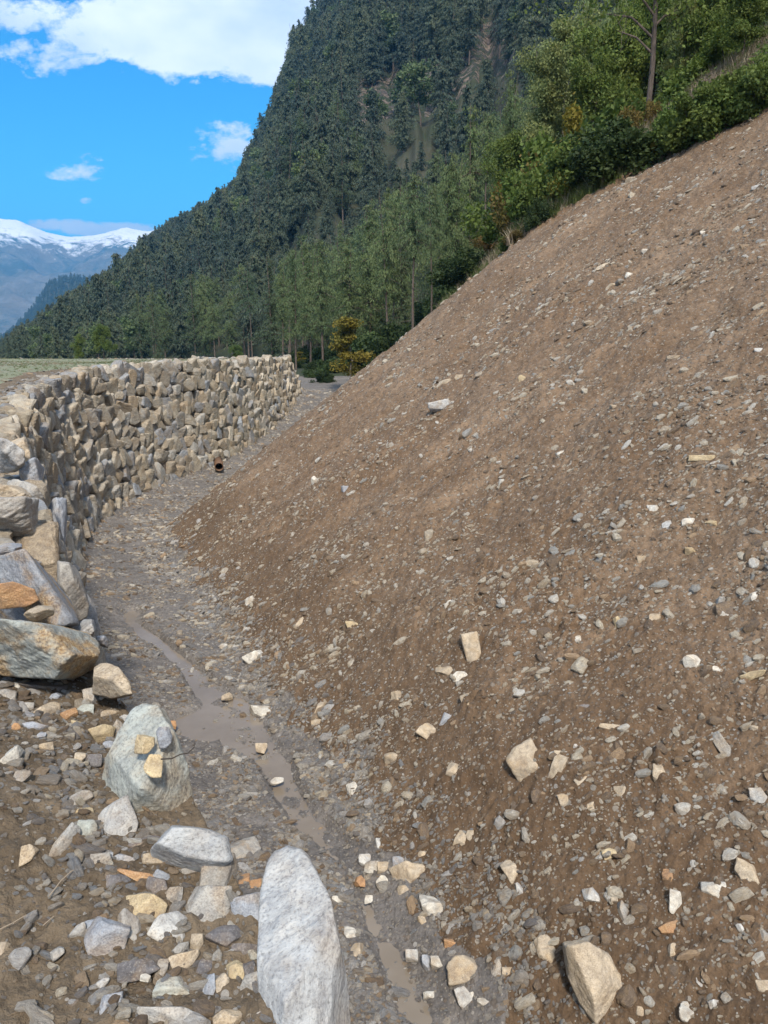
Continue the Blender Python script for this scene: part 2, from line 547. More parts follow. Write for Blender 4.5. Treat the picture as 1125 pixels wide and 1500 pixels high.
def rock_mat(name, mode, stain=0.5, scale=1.0, dirt=0.45):
    m, t = new_mat(name)
    co = t.n('ShaderNodeTexCoord')
    oi = t.n('ShaderNodeObjectInfo')
    off = t.n('ShaderNodeVectorMath', {0: (co, 'Object'), 1: t.n('ShaderNodeCombineXYZ', {0: t.math('MULTIPLY', (oi, 'Random'), 37.0), 1: t.math('MULTIPLY', (oi, 'Random'), 11.0), 2: 0.0})}, operation='ADD')
    P = off
    if mode == 'object':
        tint = (oi, 'Color')
    else:
        tint = t.ramp((oi, 'Random'), mode, 'CONSTANT')
    lay = t.n('ShaderNodeMapping', {'Vector': P, 'Rotation': (.5, .7, 0), 'Scale': (1, 1, 3.2)})
    n1 = t.noise(P, 1.3 * scale, 6, .6)
    nl = t.noise(lay, 2.2 * scale, 9, .68, .6)
    nf = t.noise(P, 22 * scale, 5, .7)
    ns = t.noise(P, 1.1 * scale, 7, .62, .4)
    c = t.mix(t.ramp(nl, [(0.33, 0.0), (0.68, 1.0)]), t.mix(1.0, tint, (.62, .62, .64), 'MULTIPLY'), t.mix(1.0, tint, (1.22, 1.22, 1.2), 'MULTIPLY'))
    c = t.mix(t.math('MULTIPLY', t.ramp(ns, [(0.46, 0.0), (0.61, 1.0)]), stain), c, t.ramp(nf, [(0.4, (.26, .14, .05)), (0.6, (.46, .33, .16))]))
    c = t.mix(t.math('MULTIPLY', t.ramp(nf, [(0.34, 1.0), (0.5, 0.0)]), .5), c, (.07, .065, .06))
    c = t.mix(t.math('MULTIPLY', t.ramp(nf, [(0.55, 0.0), (0.68, 1.0)]), .35), c, (.55, .54, .5))
    c = t.mix(t.math('MULTIPLY', t.ramp(n1, [(0.5, 0.0), (0.72, 1.0)]), dirt), c, (.17, .13, .095))
    h = t.math('ADD', t.math('MULTIPLY', nl, 1.0), t.math('MULTIPLY', nf, .22))
    finish(t, c, .85, h, .7, .14 / scale, .3)
    return m


STONES = [(0.0, (.46, .40, .31)), (.08, (.36, .35, .32)), (.15, (.54, .49, .40)), (.24, (.19, .14, .098)), (.40, (.42, .30, .19)), (.46, (.50, .47, .41)),
          (.53, (.22, .165, .118)), (.67, (.34, .345, .33)), (.71, (.56, .51, .41)), (.80, (.15, .11, .08)), (.88, (.42, .36, .28)), (.94, (.64, .62, .56))]
GREY = [(0.0, (.32, .30, .27)), (.12, (.24, .24, .24)), (.26, (.36, .34, .30)), (.36, (.18, .17, .165)), (.48, (.33, .25, .17)), (.56, (.34, .335, .325)),
        (.66, (.26, .23, .195)), (.76, (.24, .255, .27)), (.86, (.42, .39, .34)), (.94, (.50, .49, .47))]
M_ROCK = rock_mat('rock', 'object', .35, 7.0, .65)
M_BOULDER = rock_mat('boulder', 'object', .22, 4.0, .25)
M_TALL = rock_mat('pale_gneiss', 'object', .4, 3.5, .12)
M_GNEISS = rock_mat('stained_gneiss', 'object', .9, 3.5, .15)
M_PEB = rock_mat('pebble', STONES, .35)
M_PEBG = rock_mat('grey_pebble', GREY, .2)
WST = [(0.0, (.42, .37, .285)), (.08, (.27, .275, .28)), (.16, (.34, .33, .30)), (.22, (.48, .43, .34)), (.30, (.30, .265, .21)), (.40, (.43, .35, .25)), (.46, (.40, .365, .30)),
       (.60, (.35, .31, .25)), (.66, (.31, .335, .36)), (.73, (.40, .35, .27)), (.78, (.54, .50, .42)), (.86, (.38, .345, .28)), (.94, (.45, .44, .40))]
M_WST = rock_mat('wall_stone', WST, .35)

m, t = new_mat('muddy_water')
P = (t.n('ShaderNodeTexCoord'), 'Object')
n = t.noise(P, 7, 3, .5)
finish(t, t.mix(t.ramp(t.noise(P, 1.2, 4, .6), [(0.4, 0.0), (0.6, 1.0)]), (.165, .137, .104), (.195, .165, .130)), .15, n, .08, .01, .35)
M_WATER = m


def leaf_mat(name, a, b, c, var=1.0):
    m, t = new_mat(name)
    oi = t.n('ShaderNodeObjectInfo')
    P = (t.n('ShaderNodeTexCoord'), 'Object')
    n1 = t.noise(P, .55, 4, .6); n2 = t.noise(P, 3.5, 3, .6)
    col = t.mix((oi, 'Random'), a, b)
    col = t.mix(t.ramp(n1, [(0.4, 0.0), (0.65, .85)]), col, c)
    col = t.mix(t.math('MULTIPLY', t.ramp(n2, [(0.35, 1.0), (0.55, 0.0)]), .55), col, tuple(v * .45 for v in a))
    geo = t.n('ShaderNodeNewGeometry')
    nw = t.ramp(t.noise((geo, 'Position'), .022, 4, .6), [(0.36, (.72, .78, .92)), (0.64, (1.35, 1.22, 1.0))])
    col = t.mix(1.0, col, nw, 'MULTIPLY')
    d = t.n('ShaderNodeBsdfPrincipled', {'Base Color': col, 'Roughness': .65, 'Specular IOR Level': .25})
    tr = t.n('ShaderNodeBsdfTranslucent', {'Color': col})
    mx = t.n('ShaderNodeMixShader', {0: .35, 1: d, 2: tr})
    t.n('ShaderNodeOutputMaterial', {'Surface': mx})
    return m


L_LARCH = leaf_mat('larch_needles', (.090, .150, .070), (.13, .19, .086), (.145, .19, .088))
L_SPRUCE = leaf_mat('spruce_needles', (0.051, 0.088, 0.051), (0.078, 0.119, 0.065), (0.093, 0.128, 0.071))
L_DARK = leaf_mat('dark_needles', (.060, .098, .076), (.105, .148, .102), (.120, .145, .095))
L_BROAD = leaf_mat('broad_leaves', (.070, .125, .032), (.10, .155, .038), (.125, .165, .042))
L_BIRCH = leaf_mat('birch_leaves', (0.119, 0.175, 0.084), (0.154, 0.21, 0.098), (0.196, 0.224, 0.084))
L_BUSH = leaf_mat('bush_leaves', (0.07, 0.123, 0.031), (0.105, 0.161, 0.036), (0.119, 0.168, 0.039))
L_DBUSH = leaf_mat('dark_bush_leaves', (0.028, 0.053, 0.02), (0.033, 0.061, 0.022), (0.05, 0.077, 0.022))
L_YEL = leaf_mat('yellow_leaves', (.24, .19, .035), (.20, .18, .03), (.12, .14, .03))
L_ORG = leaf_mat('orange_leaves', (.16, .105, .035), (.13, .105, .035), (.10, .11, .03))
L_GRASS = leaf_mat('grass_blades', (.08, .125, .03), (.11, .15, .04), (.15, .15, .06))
m, t = new_mat('bark')
P = (t.n('ShaderNodeTexCoord'), 'Object')
mp = t.n('ShaderNodeMapping', {'Vector': P, 'Scale': (6, 6, 1)})
n = t.noise(mp, 3, 6, .7)
finish(t, t.mix(t.ramp(n, [(0.35, 0.0), (0.65, 1.0)]), (.055, .043, .035), (.16, .13, .11)), .95, n, .8, .05)
M_BARK = m
m, t = new_mat('pale_bark')
P = (t.n('ShaderNodeTexCoord'), 'Object')
n = t.noise(P, 4, 6, .7)
finish(t, t.mix(t.ramp(n, [(0.4, 0.0), (0.6, 1.0)]), (.30, .28, .25), (.12, .10, .085)), .9, n, .6, .04)
M_PBARK = m
m, t = new_mat('dead_wood')
finish(t, (.28, .23, .17), .9)
M_STRAW = m
m, t = new_mat('dark_twig')
finish(t, (.05, .04, .032), .9)
M_TWIG = m

# ------------------------------------------------------------------ terrain: one continuous sheet, split by what it is
az = np.concatenate([np.linspace(-180, -76, 27), np.linspace(-74, -35, 60), np.linspace(-34.4, 34.4, 640), np.linspace(35, 74, 60), np.linspace(76, 180, 27)])
az = np.radians(az)
rad = np.concatenate([np.linspace(.15, 1.0, 30)[:-1], np.geomspace(1.0, 34, 820)[:-1], np.geomspace(34, 220, 230)[:-1], np.geomspace(220, 2700, 170), [3200, 4000, 5500, 9000, 14000]])
A, R = np.meshgrid(az, rad)
X = R * np.sin(A); Y = R * np.cos(A)
Z, REG = height(X, Y)
nr, na = X.shape
idx = np.arange(nr * na).reshape(nr, na)
F = np.stack([idx[:-1, :-1], idx[:-1, 1:], idx[1:, 1:], idx[1:, :-1]], -1).reshape(-1, 4)
FR = REG[:-1, :-1].ravel()
V = np.stack([X.ravel(), Y.ravel(), Z.ravel()], -1)
# cliffs on the mountain: bare rock outcrops
fc = V[F].mean(1)
ppx, ppy = project(fc[:, 0], np.maximum(fc[:, 1], 1), fc[:, 2])


def cliff_mask(px, py, x, z):
    nn = fbm(px / 38., py / 38., 4, .6)
    m = np.zeros(px.shape, bool)
    for (cx, cy, rx, ry, a) in ((588, 122, 80, 34, -.45), (728, 60, 38, 52, -.25), (545, 150, 32, 26, 0), (452, 118, 9, 22, 0), (430, 150, 10, 14, 0), (690, 95, 22, 26, 0), (810, 45, 30, 16, -.2), (660, 140, 40, 14, -.7)):
        c_, s_ = math.cos(a), math.sin(a)
        dx = px - cx; dy = py - cy
        u = (dx * c_ - dy * -s_) / rx if False else (dx * c_ + dy * s_) / rx
        v = (-dx * s_ + dy * c_) / ry
        m |= (u * u + v * v + nn * 1.3) < 1
    return m


cm = (FR == 4) & cliff_mask(ppx, ppy, fc[:, 0], fc[:, 2]) & (fc[:, 1] > 150)
FR = np.where(cm, 8, FR)
names = {0: ('embankment_ground', M_FILL), 1: ('gully_bed', M_BED), 2: ('debris_slope', M_SOIL), 3: ('grassy_hill', M_HILL), 4: ('forest_hillside', M_FOREST),
         5: ('meadow', M_MEADOW), 6: ('wall_core_ground', M_CORE), 7: ('far_ridge_terrain', M_FOREST), 8: ('cliff_terrain', M_CLIFF)}
TEXT = {0: ('brown stony fill soil on top of the embankment where the camera stands', 'ground'), 1: ('wet grey gravel bed of the narrow gully', 'ground'),
        2: ('steep brown slope of loose earth and stones', 'slope'), 3: ('grassy hill above the cut edge of the debris slope', 'hill'),
        4: ('steep mountainside under the forest', 'mountain'), 5: ('pale green grass behind the stone wall', 'meadow'), 6: ('dark earth packed behind the wall stones', 'ground'),
        7: ('dark blue wooded ridge far down the valley', 'hill'), 8: ('bare brown rock outcrops in the forested mountainside', 'cliff')}
for k, (nm, mt) in names.items():
    f = F[FR == k]
    if not len(f): continue
    u, inv = np.unique(f, return_inverse=True)
    o = link(nm, mesh_np(nm, V[u], inv.reshape(f.shape), [mt], smooth=True))
    tag(o, TEXT[k][0], TEXT[k][1], kind='structure')

# far snowy range
q = np.linspace(-1.6, .6, 300)
rr = np.geomspace(3300, 7600, 110)
Q, RRR = np.meshgrid(q, rr)
_sil = np.array([(-900, 300), (-300, 330), (-120, 300), (0, 319), (25, 321), (45, 330), (62, 338), (90, 345), (130, 346), (160, 338), (185, 334), (215, 338), (260, 330), (420, 360), (900, 420)], float)
_sq, _se = np.array([qe(a, b) for a, b in _sil]).T
RT = 6600.
re = np.interp(Q, _sq, _se)
tt = np.clip((RRR - 3300) / (RT - 3300), 0, 1)
yr = RRR; xr = Q * RRR
ridged = 1 - np.abs(fbm(xr / 900, yr / 900, 5, .55)) * 1.6
zr_ = -60 + (re * RT + 60) * (tt ** 0.95) + (tt * (1 - tt) * 4) * 150 * (ridged - .6) + 18 * fbm(xr / 160, yr / 160, 3) * tt
zr_ = zr_ - np.maximum(RRR - RT, 0) * .5
n0, n1_ = Q.shape
ix = np.arange(n0 * n1_).reshape(n0, n1_)
Fr = np.stack([ix[:-1, :-1], ix[:-1, 1:], ix[1:, 1:], ix[1:, :-1]], -1).reshape(-1, 4)
o = link('snowy_mountain_range', mesh_np('range', np.stack([xr.ravel(), yr.ravel(), zr_.ravel()], -1), Fr, [M_RANGE], True))
tag(o, 'distant snow covered mountain range at the end of the valley', 'mountains', kind='structure')

# muddy trickle: a ribbon of water lying in its carved course
wv, wf = [], []
for i in range(len(TRK)):
    p = TRK[i]; d = TRK[min(i + 3, len(TRK) - 1)] - TRK[max(i - 3, 0)]; d /= np.hypot(*d); nrm = np.array([-d[1], d[0]])
    for s in (-1.3, 1.3):
        wv.append((*(p + nrm * TRW[i] * s), -5.5 - .088))
for i in range(len(TRK) - 1): wf.append((2 * i, 2 * i + 1, 2 * i + 3, 2 * i + 2))
o = link('muddy_water', mesh_np('water', np.array(wv), np.array(wf), [M_WATER]))
tag(o, 'shallow muddy brown water trickling along the gully bed', 'water', kind='structure')
for i, (cx, cy, rx, ry) in enumerate(PUD[:2]):
    a = np.linspace(0, 2 * np.pi, 24, endpoint=False)
    v_ = [(cx + rx * 1.3 * math.cos(k), cy + ry * 1.3 * math.sin(k), -5.5 - .085 - .001 * i) for k in a]
    me = bpy.data.meshes.new('puddle'); me.from_pydata(v_, [], [list(range(24))]); me.materials.append(M_WATER)
    tag(link('puddle', me), ['wide muddy puddle beside the foreground boulders', 'small muddy puddle further up the gully'][i], 'puddle', kind='structure')

# ------------------------------------------------------------------ rocks
import bmesh


def ico(sub):
    bm = bmesh.new(); bmesh.ops.create_icosphere(bm, subdivisions=sub, radius=1)
    v = np.array([x.co[:] for x in bm.verts]); f = np.array([[a.index for a in p.verts] for p in bm.faces])
    bm.free()
    return v / np.linalg.norm(v, axis=1)[:, None], f


ICO = {k: ico(k) for k in (2, 3, 4, 5, 6)}


def noise3(v, s, seed):
    a = perlin(v[:, 0] * s + seed, v[:, 1] * s + v[:, 2] * s * .7)
    b = perlin(v[:, 2] * s - seed, v[:, 0] * s * .8 - v[:, 1] * s + 7)
    return (a + b) * .7


def rock_shape(seed, sub=3, nplanes=11, p=16, planes=None, rough=.06, fine=True, front=()):
    """a stone as a sphere cut by planes: flat facets with slightly worn edges, in a unit box"""
    rs = np.random.RandomState(seed)
    v, f = ICO[sub]
    n = rs.randn(nplanes, 3); n /= np.linalg.norm(n, axis=1)[:, None]
    d = .62 + .38 * rs.rand(nplanes)
    if planes is not None:
        pn = np.array([a[:3] for a in planes]); pd = np.array([a[3] for a in planes])
        n[:, 2] = np.abs(n[:, 2]) + .5; n /= np.linalg.norm(n, axis=1)[:, None]; n = np.vstack([n, pn]); d = np.concatenate([.72 + .2 * rs.rand(nplanes), pd])
    n2 = np.vstack([n, np.eye(3), -np.eye(3)]); d2 = np.concatenate([d, np.full(6, 1.0)])
    for (a_, b_, c_, e_) in front:
        L = math.sqrt(a_ * a_ + b_ * b_ + c_ * c_)
        n2 = np.vstack([n2, [[a_ / L, b_ / L, c_ / L]]]); d2 = np.append(d2, e_)
    k = np.maximum(v @ n2.T, 0) / d2
    r = (k ** p).sum(1) ** (-1 / p)
    w = v * r[:, None]
    if rough:
        nn = noise3(w, 1.6, seed * 1.3) * rough * 1.3 + noise3(w, 4.2, seed * .7) * rough * .7
        if fine and sub >= 5:
            # ledges: broken layers
            l = w @ np.array([.3, .45, .85])
            st = l * 7 + noise3(w, 1.1, seed + 4) * 1.6
            nn = nn + (np.abs((st % 1) - .5) - .25) * rough * .35 + noise3(w, 11, seed) * rough * .35 + noise3(w, 26, seed + 9) * rough * .16
        w = w * (1 + nn)[:, None]
    if planes is None:
        w = w / np.abs(w).max(0)
    return w, f


def rock_mesh(name, seed, mat, sub=3, **kw):
    w, f = rock_shape(seed, sub, **kw)
    return mesh_np(name, w, f, [mat], smooth=sub >= 5)


def proto_collection(name, meshes):
    c = bpy.data.collections.new(name)
    for i, me in enumerate(meshes):
        c.objects.link(bpy.data.objects.new('%s_%02d' % (name, i), me))
    return c


def scatter(name, pts, rots, scs, ids, coll, parent=None):
    me = bpy.data.meshes.new(name)
    n = len(pts)
    me.vertices.add(n); me.vertices.foreach_set('co', np.ascontiguousarray(pts, np.float32).ravel())
    for nm, arr in (('rot', rots), ('scl', scs)):
        a = me.attributes.new(nm, 'FLOAT_VECTOR', 'POINT'); a.data.foreach_set('vector', np.ascontiguousarray(arr, np.float32).ravel())
    a = me.attributes.new('pick', 'INT', 'POINT'); a.data.foreach_set('value', np.ascontiguousarray(ids, np.int32))
    o = link(name, me, parent)
    ng = bpy.data.node_groups.new(name + '_scatter', 'GeometryNodeTree')
    ng.interface.new_socket('Geometry', in_out='INPUT', socket_type='NodeSocketGeometry')
    ng.interface.new_socket('Geometry', in_out='OUTPUT', socket_type='NodeSocketGeometry')
    N = ng.nodes; L = ng.links
    gi = N.new('NodeGroupInput'); go = N.new('NodeGroupOutput')
    ci = N.new('GeometryNodeCollectionInfo'); ci.inputs[0].default_value = coll; ci.inputs[1].default_value = True; ci.inputs[2].default_value = True
    ip = N.new('GeometryNodeInstanceOnPoints'); ip.inputs['Pick Instance'].default_value = True

    def na(nm, ty):
        q = N.new('GeometryNodeInputNamedAttribute'); q.data_type = ty; q.inputs[0].default_value = nm
        return [s for s in q.outputs if s.enabled][0] if False else q.outputs[0]
    e2r = N.new('FunctionNodeEulerToRotation')
    L.new(na('rot', 'FLOAT_VECTOR'), e2r.inputs[0])
    L.new(gi.outputs[0], ip.inputs['Points']); L.new(ci.outputs[0], ip.inputs['Instance'])
    L.new(na('pick', 'INT'), ip.inputs['Instance Index']); L.new(e2r.outputs[0], ip.inputs['Rotation']); L.new(na('scl', 'FLOAT_VECTOR'), ip.inputs['Scale'])
    L.new(ip.outputs[0], go.inputs[0])
    md = o.modifiers.new('scatter', 'NODES'); md.node_group = ng
    return o


PM = [rock_mesh('stone', 100 + i, M_PEB, 3, nplanes=9 + i % 4) for i in range(16)]
PB = [rock_mesh('stone', 200 + i, M_PEBG, 3, nplanes=9 + i % 4) for i in range(12)]
C_PEB = proto_collection('brown_stones', [rock_mesh('stone', 300 + i, M_PEB, 2, nplanes=9, rough=.03) for i in range(14)])
C_BED = proto_collection('bed_stones', [rock_mesh('stone', 350 + i, M_PEBG if i % 3 else M_PEB, 2, nplanes=9, rough=.03) for i in range(14)])
C_HEAP = proto_collection('heap_stones', [rock_mesh('stone', 370 + i, M_PEBG if i % 3 else M_PEB, 3, nplanes=9, rough=.04, p=30) for i in range(12)])
C_PEBG = proto_collection('grey_stones', [rock_mesh('stone', 330 + i, M_PEBG, 2, nplanes=9, rough=.03) for i in range(14)])


def ground_normal(x, y, e=.25):
    zx = (height(x + e, y, False)[0] - height(x - e, y, False)[0]) / (2 * e)
    zy = (height(x, y + e, False)[0] - height(x, y - e, False)[0]) / (2 * e)
    n = np.stack([-zx, -zy, np.ones_like(zx)], -1)
    return n / np.linalg.norm(n, axis=1)[:, None]


def scatter_gravel(name, x, y, size, coll, nproto, label, parent=None, zoff=-.05, flat=.6):
    z, _ = height(x, y)
    n = len(x)
    sc = size[:, None] * np.stack([.75 + .6 * RS.rand(n), .55 + .5 * RS.rand(n), flat * (.5 + .8 * RS.rand(n))], -1)
    nrm = ground_normal(x, y)
    # euler that lays the stone roughly on the slope, plus tumble
    rx = -np.arcsin(np.clip(nrm[:, 1], -1, 1)) + RS.randn(n) * .35
    ry = np.arctan2(nrm[:, 0], nrm[:, 2]) + RS.randn(n) * .35
    rz = RS.rand(n) * 6.283
    # Euler XYZ applies X first, so spin is folded in by random choice of x/y lengths instead of Z
    rot = np.stack([rx, ry, RS.randn(n) * .0 + (RS.rand(n) - .5) * 1.2 * (nrm[:, 2] > .95)], -1)
    sc[:, 0] *= 1.25
    sw = RS.rand(n) < .25
    sc[sw] = sc[sw][:, [1, 0, 2]]
    o = scatter(name, np.stack([x, y, z + sc[:, 2] * zoff], -1), rot, sc, RS.randint(0, nproto, n), coll, parent)
    tag(o, label, 'gravel', kind='stuff')
    return o


# --- loose gravel on the slope, in the bed, on the embankment
def sample(n, x0, x1, y0, y1, accept, power=0.0):
    xs, ys = [], []
    tot = 0
    while tot < n:
        x = RS.uniform(x0, x1, 120000); y = RS.uniform(y0, y1, 120000)
        k = accept(x, y)
        k = RS.rand(len(x)) < k
        xs.append(x[k]); ys.append(y[k]); tot += int(k.sum())
        if len(xs) > 60: break
    return np.concatenate(xs)[:n], np.concatenate(ys)[:n]


def infr(x, y, z, m=60):
    px, py = project(x, y, z)
    f = y * math.cos(TH) - z * math.sin(TH)
    return (f > .3) & (px > -m * 4) & (px < 1125 + m * 4) & (py > -m) & (py < 1500 + m * 3)


def acc_slope(x, y, bias):
    z, reg = height(x, y, False)
    w = (reg == 2) & infr(x, y, z)
    cl = np.clip(.45 + 1.5 * fbm(x / 1.3, y / 1.3, 3), .06, 1)
    # downslope streaks of coarser stones
    st = np.clip(.6 + 1.3 * perlin((x * .42 - y * .907) / .9, (x * .907 + y * .42) / 5.), .1, 1)
    r2 = x * x + y * y + z * z
    return w * cl * st * np.clip((81. / r2) ** bias, 0, 1)


def acc_bed(x, y):
    z, reg = height(x, y, False)
    wd, _ = wall_dist(x, y)
    tr = trickle(x, y)
    z1 = talus(x, y)[0]
    toe = np.exp(-((z_bed(y) - z1 - .15 + .45 * fbm(x / .9, y / .9, 3)) / .42) ** 2)
    w = ((reg == 1) | ((reg == 2) & (z < z_bed(y) + 1.1))) & infr(x, y, z) & (y < 50)
    cl = np.clip(.35 + 1.3 * fbm(x / .8, y / .8, 3), .05, 1)
    return w * np.clip(.42 * cl * (reg == 1) + .75 * toe * cl * 1.3, 0, 1) * np.where(tr < 1.0, .10, 1) * (wd > SETB * .9)


def acc_fill(x, y):
    z, reg = height(x, y, False)
    wd, _ = wall_dist(x, y)
    w = (reg == 0) & infr(x, y, z)
    cl = np.clip(.02 + 1.5 * fbm(x / .5, y / .5, 3), .02, 1)
    edge = np.exp(-((wd + .35) / .40) ** 2)
    return w * np.clip(cl * .12 + edge * .9, 0, 1)


def pl(n, lo, hi, k):
    """power-law sizes"""
    u = RS.rand(n)
    return (lo ** -k + u * (hi ** -k - lo ** -k)) ** (-1 / k)


x, y = sample(19000, -8, 22, 3, 30, lambda a, b: acc_slope(a, b, .30))
scatter_gravel('slope_gravel', x, y, pl(len(x), .014, .078, 1.55), C_PEB, 14, 'loose grey and tan stones strewn over the brown debris slope')
x, y = sample(26000, -8, 22, 3, 30, lambda a, b: (height(a, b, False)[1] == 2) * infr(a, b, height(a, b, False)[0]) * np.clip((120. / (a * a + b * b + 30)), 0, 1))
scatter_gravel('slope_chips', x, y, pl(len(x), .008, .026, 1.7), C_PEB, 14, 'small stone chips evenly spread through the debris slope')
x, y = sample(6000, -3, 8, 3, 16, lambda a, b: acc_slope(a, b, 1.0))
scatter_gravel('slope_grit', x, y, pl(len(x), .008, .024, 1.6), C_PEB, 14, 'fine grit between the stones of the debris slope')
x, y = sample(27000, -9, 3, 4, 48, acc_bed)
scatter_gravel('bed_gravel', x, y, pl(len(x), .013, .085, 1.5), C_BED, 14, 'grey gravel covering the gully bed')
x, y = sample(26000, -6, 2.5, 4, 16, lambda a, b: acc_bed(a, b) * np.clip(60. / (a * a + b * b + 25), 0, 1))
scatter_gravel('bed_grit', x, y, pl(len(x), .010, .035, 1.5), C_PEBG, 14, 'fine grey grit of the gully bed')
x, y = sample(6000, -4.5, 1, 1, 9, acc_fill)
scatter_gravel('embankment_gravel', x, y, pl(len(x), .004, .02, 1.8), C_PEBG, 14, 'small stones scattered in the brown embankment soil')
x, y = sample(750, -3.2, .6, 1.2, 4.2, lambda a, b: acc_fill(a, b) * np.exp(-((wall_dist(a, b)[0] + .42) / .34) ** 2))
scatter_gravel('heaped_stones', x, y, pl(len(x), .010, .034, 1.5), C_HEAP, 14, 'heaped small stones behind the big foreground boulders', zoff=.4)
x, y = sample(5000, -30, -4, 8, 50, acc_fill)
scatter_gravel('wall_top_gravel', x, y, pl(len(x), .03, .10, 1.5), C_PEBG, 14, 'grey rubble along the top of the stone wall')

# ------------------------------------------------------------------ stone wall
wall = empty('dry_stone_wall', (-7.5, 30, -5.0))
tag(wall, 'curved dry stone retaining wall of rough tan and grey blocks along the gully', 'wall')
wp, wr, ws = [], [], []
Ltot = _cum[-1]


def wall_point(s, k):
    """point on the wall face at arc s, k = 0 top .. 1 base; also outward normal"""
    i = int(np.clip(np.searchsorted(_cum, s) - 1, 0, len(_seg) - 1))
    tt_ = (s - _cum[i]) / _len[i]
    p = WTOP[i] + _seg[i] * tt_
    i2 = min(i + 1, len(_seg) - 1); i0 = max(i - 1, 0)
    d = _seg[i0] / _len[i0] + _seg[i] / _len[i] + _seg[i2] / _len[i2]; d /= np.hypot(*d)
    nrm = np.array([d[1], -d[0]])
    b = p + nrm * SETB * k
    zt = float(z_top(p[1])) ; zb = float(z_bed(p[1]))
    return b[0], b[1], zt * (1 - k) + zb * k, nrm, zt - zb


s0 = _cum[np.argmin(np.abs(WTOP[:, 1] - 6.2))]
s_end = _cum[np.argmin(np.abs(WTOP[:, 0] + 12) + (WTOP[:, 1] < 45) * 99)]
row_h = .40
s = s0
cols = int((s_end - s0) / .47)
hits = []
for r in range(14):
    hh = r * row_h
    s = s0 + random.random() * .4
    while s < s_end:
        wdt = random.choice((.30, .38, .45, .52, .62)) * random.uniform(.85, 1.15)
        bx, by, bz, nrm, H_ = wall_point(s, 0)
        if hh < H_ + .1:
            k = min(1.03, (hh + .16 + random.uniform(-.08, .08) + .07 * math.sin(s * 1.7 + r)) / H_)
            x_, y_, z_, nrm, _ = wall_point(s, k)
            h_ = row_h * random.uniform(.85, 1.35)
            dep = random.uniform(.22, .36)
            out = random.uniform(-.02, .04)
            yaw = math.atan2(nrm[1], nrm[0]) - math.pi / 2
            hits.append((x_ + nrm[0] * out, y_ + nrm[1] * out, min(z_, z_top(y_) - h_ * .5), yaw, wdt * .68, dep, h_ * .66))
        s += wdt * .98
# coping stones lying along the top edge
s = s0
while s < s_end:
    w_ = random.uniform(.2, .45)
    x_, y_, z_, nrm, _ = wall_point(s, 0)
    o_ = random.uniform(-.5, .02)
    hits.append((x_ + nrm[0] * o_, y_ + nrm[1] * o_, z_ - .09 + random.uniform(-.03, .02), math.atan2(nrm[1], nrm[0]) - math.pi / 2 + random.uniform(-.6, .6), w_ * .6, w_ * .5, .12))
    s += w_ * .8
HW = np.array(hits)
PW = [rock_mesh('stone', 400 + i, M_WST, 4, nplanes=6 + i % 3, rough=.06, p=30, front=[(random.uniform(-.2, .2), 1, random.uniform(-.2, .2), .62), (random.uniform(.4, .9) * random.choice((-1, 1)), 1, random.uniform(-.5, .5), .8)]) for i in range(22)]
rots = np.stack([RS.randn(len(HW)) * .09, RS.randn(len(HW)) * .45, HW[:, 3] + RS.randn(len(HW)) * .09], -1)
app = (HW[:, 4] * HW[:, 6]) / (HW[:, 0] ** 2 + HW[:, 1] ** 2)
order = np.argsort(-app)
pick = RS.randint(0, 22, len(HW))
big, rest = order[:100], order[100:]
o = scatter('stone_facing', HW[rest, :3] - np.array(wall.location), rots[rest], HW[rest, 4:7], pick[rest], proto_collection('wall_stones', PW), wall)
tag(o, kind='stuff')
for i in big:
    b = link('stone', PW[pick[i]], wall)
    b.location = Vector(HW[i, :3]) - wall.location
    b.rotation_euler = rots[i]; b.scale = HW[i, 4:7]

# drain pipe at the foot of the wall
def tube_mesh(name, pts, radii, mat, seg=8, closed=True):
    pts = [Vector(p) for p in pts]
    vs, fs = [], []
    up = Vector((0, 0, 1))
    for i, p in enumerate(pts):
        d = (pts[min(i + 1, len(pts) - 1)] - pts[max(i - 1, 0)]).normalized()
        a = d.cross(up)
        if a.length < .05: a = d.cross(Vector((1, 0, 0)))
        a.normalize(); b = d.cross(a).normalized()
        for k in range(seg):
            t_ = 2 * math.pi * k / seg
            vs.append(p + (a * math.cos(t_) + b * math.sin(t_)) * radii[i])
    for i in range(len(pts) - 1):
        for k in range(seg):
            fs.append((i * seg + k, i * seg + (k + 1) % seg, (i + 1) * seg + (k + 1) % seg, (i + 1) * seg + k))
    return np.array([v[:] for v in vs]), np.array(fs)


hx, hy = plane_hit(321, 684, -5.02)
pd = Vector((.25, -1, -.02)).normalized()
pv = []; pf = []
seg = 28
for ring, (off, rad_) in enumerate(((0, .17), (1.6, .17), (1.6, .145), (0, .145))):
    pc = Vector((hx, hy, -5.02)) - pd * (off)
    a_ = pd.cross(Vector((0, 0, 1))).normalized(); b_ = pd.cross(a_)
    for k in range(seg):
        t_ = 2 * math.pi * k / seg
        pv.append((pc + (a_ * math.cos(t_) + b_ * math.sin(t_)) * rad_)[:])
for r in range(4):
    for k in range(seg):
        pf.append((r * seg + k, r * seg + (k + 1) % seg, ((r + 1) % 4) * seg + (k + 1) % seg, ((r + 1) % 4) * seg + k))
m, t = new_mat('pipe_plastic')
finish(t, (.13, .075, .045), .6)
o = link('drain_pipe', mesh_np('pipe', np.array(pv), np.array(pf), [m], True))
tag(o, 'brown round drain pipe opening at the foot of the stone wall', 'pipe')

# ------------------------------------------------------------------ placed rocks
def ray_ground(px, py):
    d = px_dir(px, py)
    ts = np.geomspace(1.0, 70, 3000)
    z, _ = height(d.x * ts, d.y * ts, False)
    k = np.argmax(d.z * ts < z)
    return ts[k] * d.length, d.normalized() * (ts[k] * d.length)


